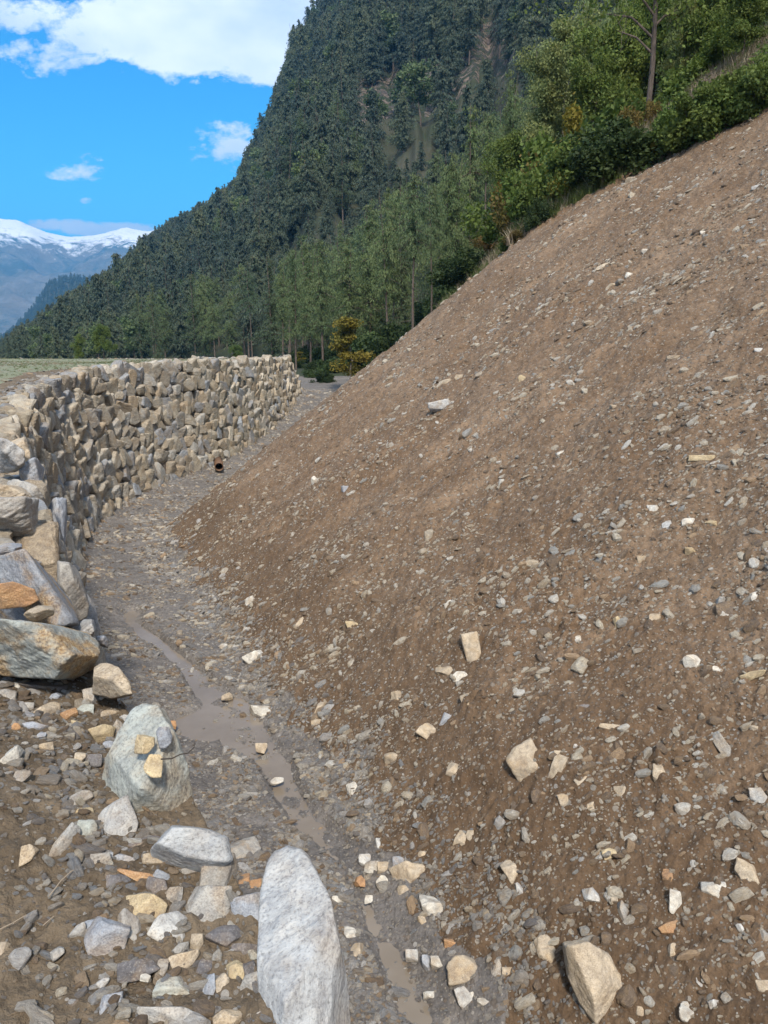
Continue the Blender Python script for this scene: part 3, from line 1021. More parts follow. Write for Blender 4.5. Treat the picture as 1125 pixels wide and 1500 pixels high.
camR = cam.rotation_euler.to_matrix()
TINT = {'w': (.55, .53, .47), 'g': (.33, .32, .295), 'b': (.30, .325, .36), 't': (.44, .37, .275), 'o': (.42, .24, .12), 'y': (.48, .39, .24), 'd': (.14, .135, .14), 'e': (.37, .40, .37), 'p': (.46, .46, .44)}
CN = {'w': 'whitish', 'g': 'grey', 'b': 'bluish grey', 't': 'tan', 'o': 'orange', 'y': 'yellowish', 'd': 'dark grey', 'e': 'greenish grey', 'p': 'pale grey'}


def place_rock(px, py, hw, hh, col, roll=0, depth=None, dist=None, sub=4, mat=M_ROCK, seed=None, name='rock', poly=None, thick=1.0, sink=.25, **kw):
    """a stone lying on the ground where that line of sight meets it; hw, hh are half sizes in photo pixels"""
    if dist is None:
        D, p = ray_ground(px, py)
        back = 0
    else:
        p = px_dir(px, py).normalized() * dist; D = dist
    dd = abs(Vector(p).dot(camR @ Vector((0, 0, -1))))
    sx = hw / FPX * dd; sy = hh / FPX * dd
    dz = (depth if depth else (sx * sy) ** .5 * .8 * thick)
    if poly is not None:
        k_ = 1 - .42 * dz / dd
        sx *= k_; sy *= k_
    seed = seed if seed is not None else int(px * 13 + py * 7) % 99991
    if poly is not None:
        planes = []
        P_ = [((a - px) / hw, -(b - py) / hh) for a, b in poly]
        n_ = len(P_)
        area = sum(P_[i][0] * P_[(i + 1) % n_][1] - P_[(i + 1) % n_][0] * P_[i][1] for i in range(n_))
        if area < 0: P_ = P_[::-1]
        rs = np.random.RandomState(seed)
        for i in range(n_):
            a, b = P_[i], P_[(i + 1) % n_]
            e = (b[0] - a[0], b[1] - a[1]); L = math.hypot(*e)
            nx, nz_ = e[1] / L, -e[0] / L
            d_ = a[0] * nx + a[1] * nz_
            tilt = rs.uniform(-.05, .14)
            c_ = math.hypot(1, tilt)
            planes.append((nx / c_, nz_ / c_, tilt / c_, d_ / c_ + .0))
            planes.append((nx * .62, nz_ * .62, .78, d_ * .62 + rs.uniform(.64, .80)))
        for (a_, b_, c_, d_) in kw.pop('facets', ()):
            L = math.sqrt(a_ * a_ + b_ * b_ + c_ * c_); planes.append((a_ / L, b_ / L, c_ / L, d_))
        w_, f_ = rock_shape(seed, sub, planes=planes, nplanes=kw.pop('nplanes', 3), p=kw.pop('p', 70), rough=kw.pop('rough', .035))
        for ax in (0, 1):
            lo = min(a[ax] for a in P_); hi = max(a[ax] for a in P_); l2, h2 = w_[:, ax].min(), w_[:, ax].max()
            w_[:, ax] = lo + (w_[:, ax] - l2) / (h2 - l2) * (hi - lo)
        me = mesh_np(name, w_, f_, [mat], smooth=True)
    else:
        me = rock_mesh(name, seed, mat, sub, nplanes=kw.pop('nplanes', 11), p=kw.pop('p', 18), rough=kw.pop('rough', .06))
    co_ = np.empty(len(me.vertices) * 3, np.float32); me.vertices.foreach_get('co', co_)
    me.vertices.foreach_set('co', (co_.reshape(-1, 3) * np.array((sx, sy, dz), np.float32)).ravel()); me.update()
    o = link(name, me)
    zz = -Vector(p).normalized(); xx = camR @ Vector((1, 0, 0)); xx = (xx - zz * xx.dot(zz)).normalized(); yy_ = zz.cross(xx)
    fr = Matrix((xx, yy_, zz)).transposed()
    o.rotation_euler = (fr @ Euler((0, 0, roll)).to_matrix()).to_euler()
    if dist is None:
        p = p + Vector((0, 0, 1)) * 0 + p.normalized() * (dz * (sink - .1))
    o.location = p
    c = TINT[col] if name != 'boulder' else {'p': (.375, .39, .395), 'e': (.345, .37, .345)}.get(col, TINT[col])
    rs = random.Random(seed)
    k = rs.uniform(.9, 1.12)
    o.color = (c[0] * k, c[1] * k, c[2] * k, 1)
    return o


# the big blocks that cap the wall next to the camera
B = [
    dict(a=(72, 952, 76, 50, 'e'), dist=4.45, depth=.36, mat=M_GNEISS, poly=[(-8, 905), (70, 912), (128, 926), (146, 945), (143, 980), (110, 1000), (40, 996), (-8, 988)], label='large flat gneiss block with ochre and greenish stains, on the wall edge', seed=49, rough=.06),
    dict(a=(50, 862, 68, 60, 'b'), dist=5.4, depth=.5, mat=M_GNEISS, poly=[(-14, 818), (32, 806), (58, 826), (112, 900), (114, 916), (60, 925), (-14, 915)], label='sloping block with a smooth bluish face behind the stained gneiss block', seed=31, nplanes=2),
    dict(a=(20, 868, 34, 24, 'o'), dist=4.85, depth=.16, mat=M_ROCK, poly=[(-10, 858), (20, 852), (46, 862), (54, 880), (40, 888), (-10, 892)], label='ochre brown slab lying on the sloping bluish block', seed=9),
    dict(a=(56, 898, 22, 12, 't'), dist=4.6, depth=.12, label='small tan lump between the ochre slab and the stained gneiss block'),
    dict(a=(14, 804, 17, 9, 'b'), dist=5.6, depth=.14, label='small flat blue grey slab on top of the sloping block'),
    dict(a=(104, 868, 26, 46, 'g'), dist=6.3, depth=.35, mat=M_BOULDER, poly=[(82, 822), (104, 826), (118, 850), (130, 885), (128, 905), (108, 914), (86, 880)], label='grey block on the outer side of the sloping bluish block', seed=19),
    dict(a=(126, 925, 16, 18, 'p'), dist=5.2, depth=.2, mat=M_BOULDER, label='pale bluish stone behind the right end of the stained gneiss block'),
    dict(a=(150, 940, 9, 9, 'b'), dist=5.4, depth=.1, label='small bluish stone past the end of the stained gneiss block'),
    dict(a=(166, 1000, 30, 28, 't'), dist=4.2, depth=.24, mat=M_BOULDER, poly=[(136, 980), (150, 970), (172, 978), (190, 1000), (195, 1020), (165, 1026), (138, 1018)], label='tan grey boulder just below the stained gneiss block', seed=44, nplanes=2),
    dict(a=(222, 1130, 66, 104, 'e'), dist=3.38, depth=.3, mat=M_TALL, poly=[(186, 1040), (204, 1028), (224, 1030), (246, 1058), (268, 1106), (288, 1160), (282, 1190), (240, 1232), (196, 1236), (156, 1196), (150, 1130)], label='tall pale greenish boulder leaning over the gully beside the puddle', seed=5, nplanes=1, facets=[(-.35, .45, .8, .52), (.55, -.1, .82, .58), (.0, -.75, .65, .62), (-.7, -.3, .6, .62)], rough=.05),
    dict(a=(286, 1246, 60, 40, 'p'), dist=3.14, depth=.25, mat=M_BOULDER, poly=[(222, 1240), (250, 1208), (300, 1212), (336, 1226), (344, 1256), (300, 1290), (240, 1290)], label='pale low boulder between the tall leaning boulder and the big white boulder', seed=58),
    dict(a=(444, 1430, 78, 210, 'p'), dist=2.72, depth=.30, mat=M_BOULDER, poly=[(374, 1256), (384, 1238), (412, 1231), (442, 1246), (468, 1284), (492, 1340), (508, 1405), (520, 1480), (516, 1640), (400, 1640), (384, 1480), (370, 1400), (366, 1320)], label='biggest pale grey boulder at the wall edge in the foreground', seed=22, nplanes=1, facets=[(-.15, .62, .75, .58), (-.55, -.15, .8, .84), (.30, .0, .95, .70), (.75, -.2, .6, .80)], rough=.03),
    dict(a=(82, 768, 15, 40, 'b'), dist=9.6, depth=.3, mat=M_BOULDER, label='upright bluish stone in the near end of the wall'),
    dict(a=(18, 758, 36, 30, 'g'), dist=7.3, depth=.4, mat=M_BOULDER, label='rough grey block above the small flat blue slab'),
    dict(a=(22, 724, 26, 16, 't'), dist=8.0, depth=.3, label='tan slab wedged in the near end of the wall'),
    dict(a=(12, 668, 22, 26, 'p'), dist=9.5, depth=.35, mat=M_BOULDER, label='pale block high on the near end of the wall'),
    dict(a=(30, 660, 16, 20, 't'), dist=10.6, depth=.35, label='tan block next to the pale block at the wall top'),
    dict(a=(48, 692, 18, 22, 'b'), dist=9.6, depth=.3, mat=M_BOULDER, label='bluish block below the tan one on the near wall'),
    dict(a=(38, 730, 22, 34, 'g'), dist=8.9, depth=.3, mat=M_BOULDER, roll=.5, label='slanting grey block under the bluish one on the near wall'),
    dict(a=(68, 800, 26, 22, 'g'), dist=7.6, depth=.3, mat=M_BOULDER, label='grey block behind the sloping bluish block'),
]
for b in B:
    a = b.pop('a'); lb = b.pop('label')
    o = place_rock(*a, sub=6, name='boulder', **b)
    tag(o, lb, 'boulder', 'blocks capping the near end of the wall')

# stones on the embankment around the camera's feet: px, py, half width, half height, colour, roll
E = [(214, 1243, 26, 18, 'd', .1), (238, 1222, 16, 14, 'g', .4), (176, 1290, 20, 12, 'd', .2), (232, 1300, 22, 12, 'd', -.2), (356, 1395, 22, 14, 'd', .1), (372, 1450, 20, 22, 'g', .3), (300, 1418, 14, 12, 'd', 0), (112, 1175, 24, 13, 'g', .7), (124, 1193, 13, 10, 'y', .2), (130, 1224, 19, 22, 'e', 0), (168, 1216, 34, 38, 'p', .5), (90, 1240, 12, 34, 'g', -.6), (42, 1250, 15, 15, 't', .3),
     (352, 1250, 30, 22, 'g', .5), (174, 1257, 24, 9, 'b', -.2), (222, 1262, 21, 13, 't', .2), (249, 1270, 13, 12, 'o', .3), (275, 1276, 18, 10, 'g', 0), (218, 1289, 50, 9, 'o', -.25), (150, 1262, 18, 12, 'g', .1),
     (318, 1286, 34, 24, 'g', .4), (356, 1293, 10, 12, 'o', .1), (374, 1300, 10, 11, 'o', .2), (255, 1315, 12, 15, 'g', 0), (215, 1332, 31, 22, 'y', .1), (250, 1359, 26, 24, 'p', -.5), (301, 1331, 36, 31, 'g', 0),
     (366, 1339, 27, 27, 'b', .2), (186, 1359, 23, 19, 'g', -.7), (153, 1378, 32, 29, 'b', -.2), (333, 1373, 32, 16, 'd', 0), (290, 1380, 11, 11, 't', 0), (263, 1391, 14, 10, 'g', .2), (272, 1404, 22, 13, 't', .5), (205, 1420, 32, 14, 'd', .2),
     (248, 1449, 31, 16, 'e', .1), (306, 1447, 10, 17, 'b', .2), (325, 1444, 11, 17, 't', .1), (343, 1424, 16, 17, 'y', 0), (369, 1428, 11, 18, 'd', .3), (333, 1400, 9, 8, 'p', 0), (403, 1463, 22, 29, 'e', .2), (440, 1478, 18, 27, 'o', 0),
     (164, 1469, 18, 12, 'b', .2), (254, 1492, 54, 15, 'p', 0), (13, 1113, 13, 26, 'w', -.4), (5, 1393, 9, 13, 't', 0), (114, 1366, 13, 10, 'g', .5), (83, 1397, 11, 9, 'g', .3), (135, 1364, 14, 16, 'b', .2), (150, 1440, 9, 7, 'p', 0),
     (237, 1418, 9, 12, 'g', 0), (213, 1433, 8, 6, 'w', 0), (370, 1399, 8, 7, 'e', 0), (330, 1495, 24, 14, 't', 0), (388, 1492, 14, 14, 'p', .2), (290, 1260, 22, 12, 't', .4), (240, 1289, 18, 10, 'b', -.4), (300, 1252, 20, 9, 'p', .2),
     (68, 1043, 20, 14, 't', .1), (100, 1049, 14, 9, 'o', .4), (141, 1021, 18, 15, 'p', .2), (72, 1008, 42, 11, 'd', -.05), (12, 1022, 16, 15, 'g', .3), (50, 1067, 20, 9, 'b', -.3), (45, 1050, 8, 8, 'b', 0), (40, 1037, 9, 8, 'p', 0), (82, 1022, 9, 7, 'b', .3),
     (150, 1076, 20, 15, 'y', .4), (171, 1068, 8, 12, 'g', -.5), (213, 1089, 15, 15, 'y', 0), (239, 1081, 13, 16, 'b', 0), (224, 1122, 14, 17, 'y', 0), (185, 1081, 18, 10, 'p', .4), (192, 1149, 10, 16, 'p', 0), (68, 1096, 10, 8, 't', .2),
     (118, 1110, 9, 11, 't', 0), (192, 1107, 11, 7, 'p', 0), (180, 1119, 10, 8, 'w', 0), (168, 1127, 9, 8, 'p', 0), (125, 1040, 12, 9, 'e', 0), (115, 1062, 11, 7, 'y', 0), (22, 1066, 9, 7, 'o', 0), (178, 1099, 11, 9, 't', 0), (137, 1115, 12, 10, 'd', 0),
     (55, 1008, 9, 7, 'w', 0), (20, 1008, 14, 9, 'w', 0), (160, 1090, 10, 6, 'b', 0), (30, 1140, 13, 11, 'g', 0), (60, 1078, 7, 5, 'b', 0), (162, 1045, 14, 6, 't', .2), (186, 1052, 13, 5, 'p', -.1), (116, 1141, 8, 6, 'y', 0)]
# rocks on the slope and in the bed
Sx = [(603, 1281, 28, 20, 't', .4), (635, 1331, 24, 16, 'w', -.2), (687, 1423, 31, 20, 't', .05), (666, 1384, 15, 8, 'o', 0), (773, 1121, 24, 30, 't', .5), (819, 1126, 12, 19, 't', -.4), (820, 1107, 8, 7, 't', 0), (827, 1174, 8, 11, 't', .2),
      (667, 1129, 12, 10, 't', -.3), (574, 1111, 11, 10, 't', 0), (629, 1072, 16, 13, 't', -.6), (690, 1028, 14, 13, 't', .3), (651, 1056, 7, 11, 'b', -.4), (580, 1024, 9, 11, 't', .2), (518, 1161, 8, 14, 'w', .3), (464, 1062, 9, 8, 't', .3),
      (470, 1037, 6, 11, 't', -.4), (969, 1140, 12, 21, 't', .2), (990, 1106, 9, 14, 't', -.2), (1062, 1098, 8, 26, 'g', .5), (1112, 1071, 10, 19, 't', .9), (1114, 1169, 14, 14, 'p', 0), (1095, 1281, 18, 17, 't', -.4), (1046, 1305, 17, 12, 'w', 0),
      (983, 1361, 15, 10, 'o', .5), (915, 1343, 10, 19, 'g', .5), (867, 1313, 12, 11, 'p', .2), (799, 1393, 14, 20, 't', .4), (760, 1303, 6, 9, 'p', .3), (674, 1230, 8, 13, 't', -.4), (688, 1225, 6, 8, 't', 0), (893, 1251, 10, 8, 'y', .3), (977, 1284, 8, 12, 'o', 0),
      (990, 1322, 9, 16, 'w', -.2), (725, 1426, 12, 16, 'g', .2), (748, 1426, 12, 8, 't', 0), (681, 1465, 11, 17, 'p', .3), (1008, 1484, 14, 14, 'w', .5), (752, 1276, 19, 17, 't', .2), (522, 1394, 12, 11, 't', 0), (513, 1368, 9, 10, 'w', 0), (497, 1320, 11, 7, 'w', 0),
      (640, 1412, 9, 10, 'w', 0), (626, 1410, 8, 10, 'b', 0), (603, 1400, 9, 8, 'p', 0), (628, 1457, 8, 6, 'w', 0), (690, 1462, 8, 8, 'w', 0), (710, 1470, 11, 7, 'w', 0), (545, 1270, 11, 8, 'w', 0), (555, 1240, 6, 11, 'p', 0), (565, 1272, 12, 9, 't', 0), (534, 1260, 9, 9, 'p', 0),
      (592, 1302, 11, 8, 't', 0), (527, 1290, 8, 8, 'o', 0), (690, 957, 15, 29, 't', .15), (674, 996, 11, 12, 'w', 0), (654, 983, 16, 9, 't', 0), (516, 919, 10, 9, 'y', 0), (649, 597, 20, 11, 'p', .2), (648, 563, 14, 6, 't', .5), (1028, 674, 18, 7, 'y', 0),
      (957, 746, 9, 6, 'w', 0), (977, 771, 7, 8, 'p', .2), (1009, 765, 10, 6, 'w', 0), (1041, 767, 8, 6, 'y', 0), (1012, 810, 8, 8, 'y', 0), (1059, 903, 9, 9, 'w', 0), (1055, 885, 8, 11, 'g', 0), (1114, 874, 13, 9, 'w', 0), (506, 719, 6, 7, 'b', 0), (463, 708, 6, 10, 'w', .8),
      (735, 707, 5, 5, 'w', 0), (822, 665, 6, 5, 'w', 0), (780, 826, 11, 7, 't', 0), (659, 885, 8, 7, 'w', 0), (906, 915, 6, 11, 'y', .5), (848, 939, 7, 8, 'w', 0), (1015, 971, 13, 13, 'w', .2), (1048, 982, 9, 6, 'w', -.4), (959, 907, 8, 8, 't', 0), (940, 820, 7, 6, 't', 0),
      (1116, 515, 10, 5, 'p', 0), (987, 525, 10, 5, 't', 0), (375, 965, 18, 13, 'w', .5), (380, 1041, 16, 9, 'w', -.2), (382, 1097, 9, 8, 't', 0), (333, 1020, 8, 6, 't', 0), (405, 1145, 10, 6, 'w', 0), (252, 1062, 6, 6, 'o', 0), (367, 879, 9, 8, 'w', .4),
      (440, 915, 7, 11, 't', -.5), (360, 926, 6, 7, 'g', 0), (328, 948, 8, 5, 'w', 0), (924, 264, 8, 5, 't', .4), (1031, 343, 7, 5, 'w', 0), (944, 369, 5, 4, 'w', 0), (1112, 273, 10, 4, 'p', .3), (886, 391, 13, 5, 't', .5), (896, 419, 9, 4, 't', .3), (922, 403, 6, 4, 'w', 0),
      (1075, 424, 6, 4, 't', 0), (1038, 309, 4, 6, 't', 0), (765, 557, 6, 8, 'y', .5), (672, 554, 6, 5, 't', 0), (900, 598, 9, 6, 't', 0), (620, 1350, 8, 7, 't', 0), (868, 1183, 8, 8, 't', 0), (1030, 1440, 9, 8, 'p', 0), (985, 1395, 7, 12, 't', 0), (1104, 990, 18, 7, 'y', .4),
      (948, 1230, 6, 6, 't', 0), (1016, 1265, 8, 5, 'g', 0), (855, 1145, 11, 9, 't', .5), (912, 1160, 12, 8, 't', 0), (858, 1035, 15, 5, 'd', 0), (895, 1068, 17, 7, 't', -.1), (1085, 1360, 6, 6, 'p', 0), (845, 1095, 5, 5, 'p', 0), (540, 1318, 6, 6, 'w', 0), (900, 1320, 5, 5, 't', 0),
      (700, 1395, 8, 7, 'w', 0), (585, 1262, 10, 7, 'b', 0), (560, 1290, 9, 7, 'w', 0), (620, 1250, 8, 5, 't', 0), (1120, 1450, 10, 12, 't', 0), (1047, 1473, 10, 9, 'p', 0), (940, 1480, 14, 8, 't', 0), (1118, 1375, 8, 14, 'g', -.3)]

PLACED = []     # (object, px, py, colour, size, zone)
for (px, py, hw, hh, c, rl) in E:
    o = place_rock(px, py, hw, hh, c, rl, dist=3.18 if (px, py) in ((213, 1089), (239, 1081)) else (3.13 if (px, py) == (224, 1122) else None), sub=5 if hw > 12 else 4, nplanes=9, p=30, rough=.045, thick=.9)
    PLACED.append((o, px, py, c, hw * hh, 'fill'))
for (px, py, hw, hh, c, rl) in Sx:
    o = place_rock(px, py, hw * 1.06, hh * 1.06, c, rl, sub=5 if hw > 14 else 4, nplanes=9, p=30, sink=.5)
    zone = 'bed' if (px < 560 and py > 920 and py > 1500 - (560 - px) * 9) or (py > 1230 and px < 740) or (px < 420 and py > 920) else 'slope'
    PLACED.append((o, px, py, c, hw * hh, zone))
o = place_rock(870, 1440, 54, 66, 't', 0, sub=6, mat=M_BOULDER, poly=[(824, 1382), (860, 1378), (898, 1400), (922, 1446), (912, 1496), (868, 1506), (846, 1480), (826, 1430)], seed=20, name='boulder', depth=.3, rough=.05)
tag(o, 'big cream boulder half buried at the foot of the debris slope', 'boulder')

# labels: place + look, and an order only where look and place agree
from collections import defaultdict


def where(px, py, zone):
    if zone == 'fill':
        if py < 1060 and px < 200: return 'on the soil just below the stained gneiss block'
        if px > 150 and py < 1160: return 'beside the tall leaning boulder'
        if py < 1270 and px < 200: return 'among the slabs on the embankment edge'
        if px > 200 and py < 1310: return 'in the heap between the two pale boulders'
        if py < 1400 and px > 200: return 'in the heap left of the biggest pale boulder'
        if px > 200: return 'by the lower edge of the biggest pale boulder'
        return 'on the bare brown soil in the near corner'
    if zone == 'bed':
        if py > 1380: return 'at the bottom end of the muddy trickle'
        if py > 1220: return 'in the stone heap beside the muddy trickle'
        return 'along the middle stretch of the muddy trickle'
    if py < 450: return 'high on the debris slope near the bushes'
    if py < 700: return 'on the upper debris slope'
    if py < 930: return 'halfway down the debris slope, level with the wall foot' if px < 800 else 'halfway down the debris slope on its open side'
    if py < 1200: return 'in the churned earth of the lower slope' if px < 860 else 'on the lower slope beyond the churned earth'
    return 'near the cream boulder at the slope foot' if px < 960 else 'low on the slope beyond the cream boulder'


groups = defaultdict(list)
for it in PLACED:
    o, px, py, c, sz, zone = it
    sw = 'small' if sz < 110 else ('large' if sz > 420 else 'medium')
    groups[(sw, CN[c], where(px, py, zone))].append(it)
ORD = ['leftmost', 'second from left', 'third from left', 'fourth from left', 'fifth from left', 'sixth from left', 'seventh from left', 'eighth from left', 'ninth from left']
for (sw, cn, wh), its in groups.items():
    its.sort(key=lambda i: i[1])
    for k, it in enumerate(its):
        base = '%s %s rock %s' % (sw, cn, wh)
        if len(its) > 1: base = '%s %s rock %s, %s' % (sw, cn, wh, ORD[k] + (' of %d' % len(its) if k == 0 else ''))
        tag(it[0], base, 'rock', {'fill': 'loose rocks on the embankment', 'bed': 'rocks along the muddy trickle', 'slope': 'rocks on the debris slope'}[it[5]])

# medium stones of the slope, too many alike to name apart
x, y = sample(70, -6, 15, 5, 24, lambda a, b: acc_slope(a, b, .6))
z, rg = height(x, y)
nr_ = ground_normal(x, y)
sz = pl(len(x), .055, .12, 1.4)
for i in range(len(x)):
    o = link('rock', PM[i % 16])
    o.location = (x[i], y[i], z[i] + sz[i] * .12)
    o.rotation_euler = (-math.asin(nr_[i, 1]) + random.gauss(0, .3), math.atan2(nr_[i, 0], nr_[i, 2]) + random.gauss(0, .3), random.uniform(-.5, .5))
    a_ = random.uniform(.9, 1.5)
    o.scale = (sz[i] * a_, sz[i], sz[i] * random.uniform(.4, .75)) if i % 2 else (sz[i], sz[i] * a_, sz[i] * random.uniform(.4, .75))
    tag(o, 'fist sized loose stone lying among many on the brown debris slope', 'rock', 'loose stones on the debris slope')

# dead stalks and twigs
def stick(name, pts, r, mat, label, cat):
    v, f = tube_mesh(name, pts, [r * (1 - .5 * i / len(pts)) for i in range(len(pts))], mat, 6)
    o = link(name, mesh_np(name, v, f, [mat], True))
    tag(o, label, cat)
    return o


def on_ground(px, py, up=.01):
    _, p = ray_ground(px, py)
    return (p.x, p.y, p.z + up + .015)


stick('dry_stalk', [on_ground(a, b, .01) for a, b in ((73, 1323), (90, 1300), (105, 1286), (122, 1276))], .0022, M_STRAW, 'longest pale dry stalk lying on the brown soil beside the slabs', 'stalk')
stick('dry_stalk', [on_ground(a, b, .01) for a, b in ((0, 1372), (20, 1362), (40, 1350))], .002, M_STRAW, 'pale dry stalk at the very edge of the brown soil', 'stalk')
stick('dry_stalk', [on_ground(a, b, .01) for a, b in ((64, 1366), (80, 1352))], .002, M_STRAW, 'short pale stalk between the other two on bare soil', 'stalk')
stick('twig', [px_dir(a, b).normalized() * d for a, b, d in ((236, 1112, 3.05), (252, 1111, 3.0), (264, 1105, 3.0), (276, 1103, 3.03), (285, 1094, 3.08))], .003, M_TWIG, 'dark bare twig poking out over the tall leaning boulder', 'twig')

# ------------------------------------------------------------------ vegetation
def quads(C, U, Vv):
    n = len(C)
    v = np.empty((n, 4, 3)); v[:, 0] = C - U - Vv * .4; v[:, 1] = C + U * .2 - Vv; v[:, 2] = C + U + Vv * .3; v[:, 3] = C - U * .2 + Vv
    return v.reshape(-1, 3), np.arange(4 * n).reshape(-1, 4)


def rand_unit(rs, n):
    a = rs.randn(n, 3)
    return a / np.linalg.norm(a, axis=1)[:, None]


def tubes(segs, seg=5):
    """segs: list of (p0, p1, r0, r1)"""
    vs, fs = [], []
    for p0, p1, r0, r1 in segs:
        p0 = np.array(p0, float); p1 = np.array(p1, float)
        d = p1 - p0; d /= np.linalg.norm(d) + 1e-9
        a = np.cross(d, (0, 0, 1.0)) if abs(d[2]) < .9 else np.cross(d, (1.0, 0, 0))
        a /= np.linalg.norm(a); b = np.cross(d, a)
        k = len(vs)
        for p, r in ((p0, r0), (p1, r1)):
            for i in range(seg):
                t_ = 2 * math.pi * i / seg
                vs.append(p + (a * math.cos(t_) + b * math.sin(t_)) * r)
        for i in range(seg): fs.append((k + i, k + (i + 1) % seg, k + seg + (i + 1) % seg, k + seg + i))
    return np.array(vs), np.array(fs)


def conifer(seed, H=16., bare=.3, width=.17, needle=.2, whorl=.36, droop=.35, airy=1.0, per=3, rnd=.75):
    rs = np.random.RandomState(seed)
    segs = []
    bx, by = rs.randn(2) * .012
    pz = np.linspace(0, H, 9)
    P_ = [np.array((bx * z * z / H * 3 + .03 * rs.randn(), by * z * z / H * 3 + .03 * rs.randn(), z)) for z in pz]
    r0 = H * .0105
    for i in range(8): segs.append((P_[i], P_[i + 1], r0 * (1 - .9 * i / 8), r0 * (1 - .9 * (i + 1) / 8)))
    # dead snags on the bare part
    for _ in range(int(10 * bare * 2)):
        z = rs.uniform(.12, max(bare, .15) + .1) * H
        a = rs.rand() * 6.28; L = rs.uniform(.5, 1.6)
        p = np.array((0, 0, z))
        segs.append((p, p + np.array((math.cos(a) * L, math.sin(a) * L, -L * rs.uniform(0, .6))), .022, .006))
    C, U, Wv = [], [], []
    z = bare * H
    while z < H * .985:
        t_ = (z - bare * H) / (H * (1 - bare))
        env = (min(1, .35 + t_ * 3.2) * (1 - t_) ** rnd + .05) * H * width
        lump = 1 + .35 * math.sin(z * 1.3 + seed) + .2 * rs.randn()
        for b in range(rs.randint(4, 7)):
            a = rs.rand() * 6.28
            L = max(.25, env * lump * rs.uniform(.55, 1.2))
            zz = z + rs.uniform(-.2, .2)
            n = max(2, int(L / (.2 * airy)))
            s_ = (np.arange(n) + rs.rand(n)) / n * L
            px_ = math.cos(a) * s_; py_ = math.sin(a) * s_
            pz_ = zz + .15 * s_ - droop * s_ ** 2 / max(L, 1)
            base = np.stack([px_, py_, pz_], -1)
            segs.append(((0, 0, zz), tuple(base[-1] * np.array((.7, .7, 1)) + np.array((0, 0, .1))), .018 + .006 * L, .006))
            for k in range(per):
                C.append(base + rs.randn(n, 3) * np.array((.13, .13, .12)) * (.5 + L * .3) - np.array((0, 0, .08)))
                d = rand_unit(rs, n) * .6 + np.array((math.cos(a) * .7, math.sin(a) * .7, -1.5)) * rs.uniform(.4, 1)
                d /= np.linalg.norm(d, axis=1)[:, None]
                U.append(d * needle * rs.uniform(.6, 1.3, (n, 1)))
                w = np.cross(d, rand_unit(rs, n)); w /= np.linalg.norm(w, axis=1)[:, None] + 1e-6
                Wv.append(w * needle * .26)
        z += whorl * rs.uniform(.7, 1.3)
    C = np.concatenate(C); U = np.concatenate(U); Wv = np.concatenate(Wv)
    lv, lf = quads(C, U, Wv)
    tv, tf = tubes(segs)
    return (tv, tf), (lv, lf)


def broadleaf(seed, H=9., R=2.6, trunk=.3, leaf=.11, n=9000, lobes=16, lean=0, flat=1.0, stems=1):
    rs = np.random.RandomState(seed)
    segs = []; tips = []
    for st in range(stems):
        sx_, sy_ = (rs.randn(2) * .25 if stems > 1 else (0, 0))
        top = np.array((sx_ * 4 + lean, sy_ * 4, H * .85))
        prev = np.array((sx_, sy_, 0.)); r = H * .014 / stems ** .5
        for i in range(6):
            nx = np.array((sx_, sy_, 0)) * (1 - (i + 1) / 6) + top * ((i + 1) / 6) + rs.randn(3) * np.array((.12, .12, 0)) * H / 9
            segs.append((prev, nx, r * (1 - i / 7), r * (1 - (i + 1) / 7)))
            prev = nx
            if i >= 6 * trunk:
                for b in range(3):
                    a = rs.rand() * 6.28; L = R * rs.uniform(.5, 1.0) * (1 - .35 * i / 6)
                    tp = nx + np.array((math.cos(a) * L, math.sin(a) * L, L * rs.uniform(.1, .8)))
                    md = (nx + tp) / 2 + rs.randn(3) * .15
                    segs.append((nx, md, r * .35, r * .2)); segs.append((md, tp, r * .2, r * .06))
                    tips.append(tp); tips.append(md)
        tips.append(prev)
    tips = np.array(tips)
    while len(tips) < lobes:
        tips = np.vstack([tips, tips + rs.randn(*tips.shape) * R * .3])
    per = n // len(tips)
    C = []
    for tp in tips:
        sg = R * rs.uniform(.16, .32)
        c = rs.randn(per, 3)
        c = c / np.linalg.norm(c, axis=1)[:, None] * (rs.rand(per, 1) ** .45) * sg * 1.7
        c[:, 2] *= .75 * flat
        C.append(tp + c)
    C = np.concatenate(C)
    C[:, 2] = np.abs(C[:, 2] - .03) + .03
    k = len(C)
    U = rand_unit(rs, k); w = np.cross(U, rand_unit(rs, k)); w /= np.linalg.norm(w, axis=1)[:, None]
    s_ = leaf * rs.uniform(.6, 1.3, (k, 1))
    lv, lf = quads(C, U * s_, w * s_ * .6)
    tv, tf = tubes(segs)
    return (tv, tf), (lv, lf)


def bush(seed, R=1.6, Hs=1.0, leaf=.07, n=9000, lobes=26):
    rs = np.random.RandomState(seed)
    segs, C = [], []
    per = n // lobes
    for i in range(lobes):
        a = rs.rand() * 6.28; e = math.asin(rs.uniform(.0, 1)); d = R * rs.uniform(.35, 1.0)
        tp = np.array((math.cos(a) * math.cos(e) * d, math.sin(a) * math.cos(e) * d, math.sin(e) * d * Hs + R * .15))
        segs.append(((0, 0, 0), tp, .03, .008))
        c = rand_unit(rs, per) * (rs.rand(per, 1) ** .4) * R * rs.uniform(.2, .38)
        C.append(tp + c)
    C = np.concatenate(C); C[:, 2] = np.maximum(C[:, 2], -.2)
    # a few shoots that stick out
    k = len(C)
    out = rs.rand(k) < .05
    C[out] *= (1 + .22 * rs.rand(out.sum(), 1))
    U = rand_unit(rs, k); w = np.cross(U, rand_unit(rs, k)); w /= np.linalg.norm(w, axis=1)[:, None]
    s_ = leaf * rs.uniform(.6, 1.3, (k, 1))
    return tubes(segs), quads(C, U * s_, w * s_ * .62)


